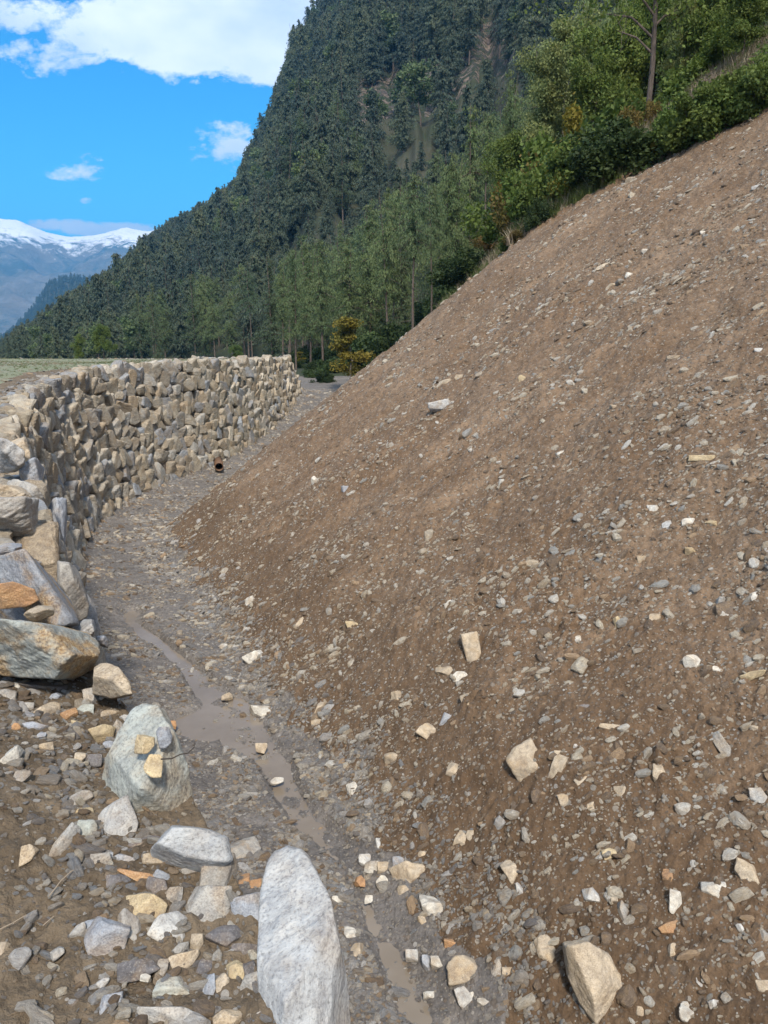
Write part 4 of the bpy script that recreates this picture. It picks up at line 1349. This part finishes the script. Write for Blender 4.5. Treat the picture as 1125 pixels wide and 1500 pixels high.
def tree_protos(gens, bark, leafm):
    out = []
    for (tv, tf), (lv, lf) in gens:
        out.append((mesh_np('trunk', tv, tf, [bark], True), mesh_np('crown', lv, lf, [leafm])))
    return out


def merged(gen, bark, leafm, name='tree'):
    (tv, tf), (lv, lf) = gen
    return mesh_np(name, np.vstack([tv, lv]), np.vstack([tf, lf + len(tv)]), [bark, leafm], False, np.r_[np.zeros(len(tf)), np.ones(len(lf))])


def put_tree(proto, loc, sc, rz, name, label, cat, group=None, tname='trunk'):
    t_ = empty(name, loc, rz)
    t_.scale = (sc[0], sc[0], sc[1]) if isinstance(sc, tuple) else (sc, sc, sc)
    a = link(tname, proto[0], t_); b = link('crown', proto[1], t_)
    tag(t_, label, cat, group)
    return t_


P_LARCH = tree_protos([conifer(10 + i, 16, [.25, .45, .15, .6, .3][i], [.19, .15, .2, .17, .16][i], .15, .34, .5, rnd=.5, per=5) for i in range(5)], M_BARK, L_LARCH)
P_SPRUCE = tree_protos([conifer(30 + i, 16, [.08, .2, .12][i], [.17, .14, .16][i], .16, .33, .3, per=4) for i in range(3)], M_BARK, L_SPRUCE)
P_DARKT = tree_protos([conifer(50 + i, 16, [.1, .2, .15, .3][i], [.18, .15, .2, .16][i], .27, .42, .5, 1.4, 4, .6) for i in range(4)], M_BARK, L_DARK)

C_FAR = proto_collection('forest_trees', [merged(conifer(70 + i, 16, .08, [.2, .16, .19, .22, .17][i], .38, .45, .5, 1.5, 4, .6), M_BARK, L_DARK) for i in range(5)]
                         + [merged(broadleaf(90 + i, 12, 3.2, .2, .34, 1300), M_BARK, L_LARCH) for i in range(2)])

# where trees can stand on the mountainside
gx, gy = [], []
for (x0, x1, y0, y1, st) in ((-260, 240, 58, 260, 5.2), (-700, 330, 260, 760, 6.4), (-1200, -60, 760, 1500, 8.0)):
    a, b = np.meshgrid(np.arange(x0, x1, st), np.arange(y0, y1, st))
    gx.append((a + RS.uniform(-.5, .5, a.shape) * st * 1.1).ravel()); gy.append((b + RS.uniform(-.5, .5, a.shape) * st * 1.1).ravel())
gx = np.concatenate(gx); gy = np.concatenate(gy)
gz, gr = height(gx, gy, False)
zm_, tm_ = mountain(gx, gy)
qx = gx / gy
ok = (gr == 4) & (tm_ < 1.06) & (qx > -.66) & (qx < .8)
gx, gy, gz, tm_ = gx[ok], gy[ok], gz[ok], tm_[ok]
hgt = RS.uniform(11, 19, len(gx)) * np.where(gy > 230, 1.3, 1.0) * np.where(tm_ > .85, .85, 1)
ppx, ppy = project(gx, gy, gz + hgt * .3)
_bx, _by = project(gx, gy, gz + hgt * .6)
cl = cliff_mask(_bx, _by, gx, gz) | cliff_mask(ppx, ppy, gx, gz)
_bx, _by = project(gx, gy, gz + hgt * .95)
cl = cl | cliff_mask(_bx, _by, gx, gz)
keep = ~(cl & (gy > 150) & (RS.rand(len(gx)) < .93))
gx, gy, gz, hgt, tm_ = gx[keep], gy[keep], gz[keep], hgt[keep], tm_[keep]
_envq, _enve = np.array([qe(a, b) for a, b in ((-200, 500), (0, 488), (110, 474), (200, 428), (280, 398), (350, 382), (450, 345), (520, 312), (600, 236), (680, 190), (760, 110), (820, 10), (900, -60), (1200, -200))]).T
cap = np.interp(gx / gy, _envq, _enve) * gy * RS.uniform(.86, 1.0, len(gx)) - gz
_skyl = np.interp(gx / gy, _RQ, _RE + 16.0 / _RR) * gy - gz
hgt = np.minimum(hgt, np.maximum(_skyl + .011 * gy * RS.rand(len(gx)) ** 2, 5 + 3 * RS.rand(len(gx))))
hgt = np.where(gy < 190, np.minimum(hgt, np.maximum(cap, RS.uniform(5, 8, len(gx)))), hgt)
_k = hgt > 4.5
gx, gy, gz, hgt, tm_ = gx[_k], gy[_k], gz[_k], hgt[_k], tm_[_k]
bxp, byp = project(gx, gy, gz)
tx, ty = project(gx, gy, gz + hgt)
vis = (tx > -25) & (tx < 1150) & (ty < 1500) & (byp > -30)
# hidden behind nearer ground?
el = (gz + hgt) / gy
mx = np.full(len(gx), -9.)
for f_ in np.linspace(.04, .93, 40):
    zz, _ = height(gx * f_, gy * f_, False)
    mx = np.maximum(mx, zz / (gy * f_))
vis &= el > mx + .004
score = np.where(vis, hgt / np.hypot(gx, gy), 0) * np.where(el > mx + .03, 1.0, .6)
order = np.argsort(-score)
solo = order[:292]; mass = order[292:]
mass = mass[(tx[mass] > -400) & (tx[mass] < 1500)]
n = len(mass)
sc = (hgt[mass] / 16.)[:, None] * np.stack([np.full(n, 1.15), np.full(n, 1.15), np.ones(n)], -1) * RS.uniform(.9, 1.15, (n, 1))
pk = np.where(RS.rand(n) < .10, RS.randint(5, 7, n), RS.randint(0, 5, n))
o = scatter('forest', np.stack([gx[mass], gy[mass], gz[mass] - .3], -1), np.stack([RS.randn(n) * .03, RS.randn(n) * .03, RS.rand(n) * 6.28], -1), sc, pk, C_FAR)
tag(o, 'dense dark conifer forest covering the steep mountainside', 'forest', kind='stuff')
for i in solo:
    d = gy[i]
    light = d < 150 + 30 * math.sin(gx[i] * .1) or random.random() < .12
    p = random.choice(P_LARCH + P_LARCH + P_SPRUCE) if light else random.choice(P_DARKT)
    s_ = hgt[i] / 16.
    put_tree(p, (gx[i], gy[i], gz[i] - .2), (s_ * random.uniform(.95, 1.25), s_), random.random() * 6.28, 'conifer_tree',
             'mid green conifer in the nearer belt of the mountain forest' if light else 'dark conifer in the farther belt of the mountain forest', 'tree',
             'green conifers in the near forest belt' if light else 'dark conifers in the far forest belt')

# trees on the blue ridge
a, b = np.meshgrid(np.arange(-2000, -500, 13.), np.arange(1750, 2420, 16.))
a = (a + RS.uniform(-7, 7, a.shape)).ravel(); b = (b + RS.uniform(-7, 7, b.shape)).ravel()
z, rg = height(a, b, False)
k = (rg == 7) & (a / b > -.6)
a, b, z = a[k], b[k], z[k]; n = len(a)
o = scatter('ridge_forest', np.stack([a, b, z - .5], -1), np.stack([np.zeros(n), np.zeros(n), RS.rand(n) * 6.28], -1), RS.uniform(.75, 1.35, (n, 1)) * np.array([[1.5, 1.5, 1.0]]), RS.randint(0, 5, n), C_FAR)
tag(o, 'bluish conifer forest on the far ridge', 'forest', kind='stuff')

# named trees: px of the foot, distance along +Y, photo rows of top; real height follows
def near_tree(protos, px, yd, top_py, name, label, group=None, wid=1.0, base_h=16., k=None, sink=.15, tname='trunk', cat='tree', zb=None):
    q_, _ = qe(px, (top_py + min(top_py + 250, 420)) / 2 if top_py < 420 else top_py)
    x_ = q_ * yd
    z_ = float(height(np.array([x_]), np.array([yd]), False)[0][0]) if zb is None else zb
    e_ = qe(px, top_py)[1]
    H_ = e_ * yd - z_
    H_ = max(H_, 1.0)
    s_ = H_ / base_h
    return put_tree(protos[k if k is not None else random.randrange(len(protos))], (x_, yd, z_ - sink), (s_ * wid, s_), random.random() * 6.28, name, label, cat, group, tname)


G_ = 'tall conifers behind the debris slope'
near_tree(P_LARCH, 605, 46, 245, 'conifer_tree', 'tall slender conifer with a long bare crooked trunk, behind the middle of the slope crest', G_, .95, k=3)
near_tree(P_LARCH, 634, 49, 262, 'conifer_tree', 'conifer with a bare trunk just right of the crooked one', G_, .8, k=3)
near_tree(P_LARCH, 568, 60, 270, 'conifer_tree', 'broad green conifer left of the crooked bare trunk', G_, 0.8, k=1)
near_tree(P_LARCH, 545, 82, 285, 'conifer_tree', 'green conifer with dense low branches, two left of the crooked trunk', G_, 0.8, k=0)
near_tree(P_LARCH, 500, 88, 320, 'conifer_tree', 'green conifer with grey dead lower branches, above the yellow birch', G_, 0.75, k=1)
near_tree(P_LARCH, 462, 92, 350, 'conifer_tree', 'leafy conifer rising just right of the wall end', G_, 0.75, k=0)
near_tree(P_LARCH, 412, 98, 392, 'conifer_tree', 'conifer with a leaning thin trunk over the wall end', G_, 0.75, k=1)
near_tree(P_LARCH, 365, 104, 395, 'conifer_tree', 'conifer with a bare thin trunk above the far part of the wall', G_, 0.8, k=3)
near_tree(P_SPRUCE, 222, 120, 410, 'conifer_tree', 'tallest dark spruce standing behind the middle of the wall', G_, 0.75, k=0)
near_tree(P_LARCH, 660, 58, 215, 'conifer_tree', 'tall soft green conifer right of the two bare trunks', G_, 0.8, k=0)
near_tree(P_LARCH, 712, 50, 160, 'conifer_tree', 'tall drooping conifer with a forked dead branch, behind the grass patch', G_, .9, k=3)
near_tree(P_LARCH, 745, 54, 95, 'conifer_tree', 'very tall drooping conifer left of the pale birch', G_, .8, k=0)
near_tree(P_LARCH, 690, 64, 150, 'conifer_tree', 'pale green conifer between the drooping ones', G_, .9, k=2)
near_tree(P_LARCH, 860, 46, -60, 'conifer_tree', 'grey green feathery conifer behind the dark round bush', G_, .75, k=0)
near_tree(P_LARCH, 905, 50, -90, 'conifer_tree', 'feathery conifer behind the bare limbed tree', G_, .75, k=2)
near_tree(P_SPRUCE, 1035, 46, -140, 'conifer_tree', 'dark conifer behind the upper corner of the slope', G_, .7, k=1)
near_tree(P_SPRUCE, 985, 52, -120, 'conifer_tree', 'dark conifer right of the bare limbed tree', G_, .7, k=2)
near_tree(P_SPRUCE, 1100, 50, -150, 'conifer_tree', 'dark conifer at the top corner of the picture', G_, .7, k=0)

P_BIRCH = tree_protos([broadleaf(120 + i, 13, 2.6, .25, .12, 15000, lobes=30) for i in range(3)], M_PBARK, L_BIRCH)
P_BROAD = tree_protos([broadleaf(130 + i, 9, 2.6, .2, .12, 14000, lobes=28) for i in range(4)], M_BARK, L_BROAD)
P_YBIR = tree_protos([broadleaf(140, 6, 1.3, .15, .09, 4500, lobes=20)], M_PBARK, L_YEL)
P_BUSH = tree_protos([bush(150 + i, 1.6, 1.1) for i in range(4)], M_TWIG, L_BUSH)
L_UNDER = leaf_mat('undergrowth_leaves', (.045, .080, .028), (.06, .10, .03), (.07, .11, .035))
P_UBUSH = tree_protos([bush(155 + i, 1.6, 1.1) for i in range(2)], M_TWIG, L_UNDER)
P_BBUSH = tree_protos([bush(160 + i, 1.6, 1.2) for i in range(3)], M_TWIG, L_BROAD)
P_DBUSH = tree_protos([bush(170 + i, 1.6, 1.0, .065, 15000, 34) for i in range(2)], M_TWIG, L_DBUSH)
P_YBUSH = tree_protos([bush(180 + i, 1.5, 1.2, .07, 5500, 18) for i in range(2)], M_TWIG, L_YEL)
P_OBUSH = tree_protos([bush(190 + i, 1.5, 1.2, .07, 5000, 18) for i in range(2)], M_TWIG, L_ORG)

G_ = 'broadleaf trees above the cut edge'
near_tree(P_BIRCH, 800, 40, 60, 'birch_tree', 'pale green birch with hanging yellowish leaves, above the yellow bushes', G_, .8, 13, 0)
near_tree(P_BIRCH, 830, 44, 15, 'birch_tree', 'pale grey green birch behind the dark round bush', G_, .8, 13, 1)
near_tree(P_BIRCH, 1000, 34, -30, 'birch_tree', 'birch with thin leaning white stems near the upper corner', G_, .7, 13, 2)
near_tree(P_BROAD, 745, 42, 195, 'broadleaf_tree', 'small bright green tree on thin stems at the end of the grass patch', G_, .8, 9, 0)
near_tree(P_BROAD, 1085, 27, -30, 'broadleaf_tree', 'bright green leafy tree in the top corner above the slope', G_, 1.0, 9, 1)
near_tree(P_BROAD, 1130, 30, -90, 'broadleaf_tree', 'big green tree at the picture edge above the dead grass', G_, 1.0, 9, 2)
near_tree(P_BROAD, 1030, 30, 60, 'broadleaf_tree', 'yellow green leafy tree beside the dead grass on the crest', G_, .9, 9, 3)
near_tree(P_BROAD, 148, 108, 476, 'broadleaf_tree', 'brighter green round tree behind the wall, taller of the pair', 'round trees behind the wall', .75, 9, 0)
near_tree(P_BROAD, 113, 108, 492, 'broadleaf_tree', 'brighter green round tree behind the wall, shorter of the pair', 'round trees behind the wall', .75, 9, 1)
near_tree(P_BROAD, 345, 112, 505, 'broadleaf_tree', 'low green tree behind the grassy rise of the wall', 'round trees behind the wall', .9, 9, 2)
near_tree(P_YBIR, 512, 47, 458, 'birch_tree', 'small yellow birch where the crest meets the wall end', None, 1.2, 6, 0)
near_tree(P_YBIR, 440, 70, 512, 'birch_tree', 'small yellow green birch hidden behind the wall end', None, 1.6, 6, 0)
for (px, yd, tp, k) in ((1060, 33, -60, 0), (1110, 36, -140, 1), (1010, 40, -80, 2), (960, 42, -40, 3), (900, 40, 30, 0), (870, 38, 90, 1), (1140, 25, 10, 3)):
    near_tree(P_BROAD, px, yd, tp, 'broadleaf_tree', 'leafy tree crowded among others above the cut edge', 'crowded trees above the cut edge', .85, 9, k)
# tree with bare spreading limbs
rs = np.random.RandomState(5)
segs = [((0, 0, 0), (.1, 0, 3.), .15, .13), ((.1, 0, 3.), (.0, 0, 5.6), .13, .11), ((0, 0, 5.6), (.35, 0, 9), .11, .05)]
for (z_, a_, L_) in ((3.9, 2.9, 2.2), (4.6, 3.4, 2.8), (5.2, 2.6, 2.4), (5.5, .2, 1.8), (4.3, .5, 1.2), (6.3, 3.2, 1.8), (3.4, 3.0, 1.6)):
    p0 = np.array((.05, 0, z_)); p1 = p0 + np.array((math.cos(a_) * L_ * .5, math.sin(a_) * L_ * .5, L_ * .35)); p2 = p1 + np.array((math.cos(a_) * L_ * .6, math.sin(a_) * L_ * .4, L_ * .05 + rs.rand() * .3))
    segs += [(p0, p1, .055, .04), (p1, p2, .04, .012)]
    for j in range(5):
        s0_ = p1 + (p2 - p1) * rs.rand(); segs.append((s0_, s0_ + rs.randn(3) * .45, .014, .004))
tv, tf = tubes(segs, 8)
C = rs.randn(12000, 3) * np.array((2.4, 1.6, 1.7)) + np.array((.2, .3, 7.6))
C = C[(np.sin(C[:, 0] * 2.1) + np.sin(C[:, 2] * 2.7 + 1) + np.sin(C[:, 1] * 2.3)) > -.5]
U = rand_unit(rs, len(C)); w_ = np.cross(U, rand_unit(rs, len(C)))
lv, lf = quads(C, U * .1, w_ * .07)
bare = (mesh_np('trunk', tv, tf, [M_BARK], True), mesh_np('crown', lv, lf, [L_BUSH]))
q_ = qe(945, 200)[0]
z_ = float(height(np.array([q_ * 29]), np.array([29.]), False)[0][0])
put_tree(bare, (q_ * 29, 29, z_ - .3), (.72, .95), 0, 'bare_limbed_tree', 'tree with a pale straight trunk and dark bare spreading limbs above the orange bush', 'tree')

# bushes along the crest: px, +Y distance, photo row of the top, kind, width
BU = [(455, 55, 533, 'U', 1.1, 'small bush standing on the gravel right past the wall end'), (474, 52, 536, 'D', 1.0, 'small dark bush at the left foot of the slope crest'), (436, 62, 535, 'U', 1.2, 'low bush on the flat just past the wall end'), (462, 60, 528, 'D', 1.3, 'dark low bush between the wall end and the yellow birch'), (486, 58, 512, 'U', 1.2, 'bush left of the yellow birch at the slope foot'),
      (888, 25.2, 160, 'D', 1.3, 'large round dark green bush on the crest of the slope'), (938, 25.0, 178, 'D', 1.0, 'dark bush merging into the large round bush on its right'), (845, 26.5, 190, 'G', 1.0, 'mid green bush left of the large dark one'),
      (822, 26.4, 232, 'Y', .8, 'yellow green bush at the lower end of the crest bushes'), (800, 28, 205, 'G', .9, 'green bush behind the yellow bush'), (790, 28.5, 272, 'G', .7, 'low green bush above the grass patch'),
      (780, 31, 215, 'O', .8, 'orange brown bush behind the low green one'), (762, 36, 232, 'G', 1.0, 'green bush under the small bright tree'), (735, 40, 318, 'O', 1.3, 'reddish brown low bush left of the grass patch'),
      (700, 42, 352, 'D', 1.5, 'dark green undergrowth bush behind the crest left of the reddish bush'), (668, 50, 402, 'U', 1.0, 'undergrowth bush at the foot of the forked conifer'), (640, 54, 428, 'D', 1.0, 'undergrowth bush at the foot of the two bare trunks'),
      (585, 56, 462, 'D', 1.0, 'dark undergrowth bush left of the crooked trunk'), (560, 60, 465, 'U', 1.2, 'undergrowth bush between the crooked trunk and the yellow birch'), (530, 64, 485, 'D', 1.2, 'dark bush right behind the yellow birch'), (480, 72, 500, 'U', 1.2, 'green bush between yellow birch and wall end'),
      (450, 78, 500, 'D', 1.5, 'dark bush in the gap beside the wall end'), (928, 27.5, 130, 'O', .75, 'orange leaved bush above the large dark bush'), (950, 27.5, 120, 'O', .5, 'slim orange bush under the bare limbed tree'), (905, 28, 150, 'G', .8, 'green bush behind the orange one'),
      (965, 24.3, 165, 'B', .8, 'bright green bush right of the large dark bush'), (990, 23.6, 130, 'B', .9, 'bright green bush below the leaning white stems'), (1020, 23.2, 105, 'B', 1.0, 'tall yellow green bush near the dead grass'), (1050, 22.8, 95, 'B', .9, 'yellow green bush left of the dead grass'),
      (1085, 22.4, 70, 'B', 1.0, 'bright leafy bush above the dead grass'), (1120, 22.2, 60, 'B', 1.0, 'bright leafy bush at the picture edge'), (1000, 30, 75, 'G', 1.2, 'dark green bush behind the leaning white stems'), (870, 32, 120, 'G', 1.0, 'mid green bush behind the large dark bush'),
      (1060, 30, 30, 'G', 1.3, 'deep green bush behind the yellow green ones'), (765, 33, 285, 'Y', .8, 'small yellow bush at the left end of the grass patch'), (838, 30, 150, 'Y', .7, 'yellowish bush between birch and dark bush')]
KB = {'U': P_UBUSH, 'D': P_DBUSH, 'G': P_BUSH, 'Y': P_YBUSH, 'O': P_OBUSH, 'B': P_BBUSH}
for (px, yd, tp, kd, wd_, lb) in BU:
    near_tree(KB[kd], px, yd, tp, 'bush', lb, 'bushes along the crest', wd_, 2.2, sink=.25, tname='stem', cat='bush')

for i in range(22):
    px = (756 + i * 11. if i < 5 else 930 + (i - 5) * 12.5) + random.uniform(-9, 9)
    q_ = qe(px, 250)[0]
    yd = 25.2
    for _ in range(6): yd = float(crest_y(q_ * yd)) + .55
    yd += random.uniform(0, 1.3)
    x_ = q_ * yd
    z_ = float(height(np.array([x_]), np.array([yd]), False)[0][0])
    s_ = random.uniform(.16, .42)
    p = random.choice([P_BUSH, P_BBUSH, P_BUSH, P_BBUSH, P_DBUSH, P_OBUSH, P_YBUSH])
    put_tree(random.choice(p), (x_, yd, z_ - .12), (s_, s_ * random.uniform(.8, 1.3)), random.random() * 6.28, 'low_shrub', 'low shrub rooted right at the cut edge above the debris slope', 'shrub', 'low shrubs along the cut edge', 'stem')

# grass tufts: a few blades each, instanced over the hill edge, and thin on the meadow
def tuft(seed, n=26, h=.3):
    rs = np.random.RandomState(seed)
    vs, fs = [], []
    for i in range(n):
        a = rs.rand() * 6.28; b = rs.rand(2) * .16 - .08; L = h * rs.uniform(.5, 1.3); ln = rs.uniform(.2, .9)
        d = np.array((math.cos(a), math.sin(a))); w = np.array((-d[1], d[0])) * .006
        k = len(vs)
        for s_, ww in ((0, 1), (.5, .8), (1, .1)):
            c = b + d * L * ln * s_ ** 1.7
            vs += [(*(c - w * ww), L * s_ * (1 - .25 * s_ * ln)), (*(c + w * ww), L * s_ * (1 - .25 * s_ * ln))]
        fs += [(k, k + 1, k + 3, k + 2), (k + 2, k + 3, k + 5, k + 4)]
    return np.array(vs), np.array(fs)


C_TUFT = proto_collection('grass_tufts', [mesh_np('tuft', *tuft(i, 26, .3 if i < 4 else .4), [L_GRASS if i < 4 else M_STRAW]) for i in range(6)])
x = RS.uniform(2, 24, 60000); y = RS.uniform(19, 42, 60000)
z, rg = height(x, y)
k = (rg == 3) & infr(x, y, z)
x, y, z = x[k][:16000], y[k][:16000], z[k][:16000]
n = len(x)
s_ = RS.uniform(.5, 1.25, n)[:, None] * np.array([[1, 1, 1.]])
o = scatter('grass', np.stack([x, y, z - .02], -1), np.stack([RS.randn(n) * .15, RS.randn(n) * .15, RS.rand(n) * 6.28], -1), s_, np.where(RS.rand(n) < np.where(x > 8, .45, .15), 4 + RS.randint(0, 2, n), RS.randint(0, 4, n)), C_TUFT)
tag(o, 'green grass growing along the cut edge above the debris slope', 'grass', kind='stuff')
x = RS.uniform(-40, -5, 60000); y = RS.uniform(14, 52, 60000)
z, rg = height(x, y)
k = (rg == 5) & infr(x, y, z)
x, y, z = x[k][:5000], y[k][:5000], z[k][:5000]
n = len(x)
o = scatter('meadow_grass', np.stack([x, y, z - .02], -1), np.stack([RS.randn(n) * .15, RS.randn(n) * .15, RS.rand(n) * 6.28], -1), RS.uniform(.2, .4, (n, 1)) * np.array([[1.2, 1.2, .7]]), RS.randint(0, 5, n), C_TUFT)
tag(o, 'short sparse grass on the meadow behind the wall', 'grass', kind='stuff')

# ------------------------------------------------------------------ haze
HAZE = True
if HAZE:
    hx0, hx1, hy0, hy1, hz0, hz1 = -14600, 14600, -14600, 14600, -420, 1300
    vs = [(a, b, c) for a in (hx0, hx1) for b in (hy0, hy1) for c in (hz0, hz1)]
    fs = [(0, 1, 3, 2), (4, 6, 7, 5), (0, 4, 5, 1), (2, 3, 7, 6), (0, 2, 6, 4), (1, 5, 7, 3)]
    me = bpy.data.meshes.new('haze'); me.from_pydata(vs, [], fs)
    m = bpy.data.materials.new('haze_air'); m.use_nodes = True
    t = NT(m.node_tree)
    pv_ = t.n('ShaderNodeVolumePrincipled', {'Color': (.12, .48, 1.0, 1), 'Density': 1.5e-4, 'Anisotropy': 0.0})
    t.n('ShaderNodeOutputMaterial', {'Volume': pv_})
    me.materials.append(m)
    o = link('haze', me)
    tag(o, 'thin blue haze filling the valley air', 'haze', kind='stuff')

S.cycles.volume_bounces = 0
S.cycles.max_bounces = 6
S.cycles.transparent_max_bounces = 4
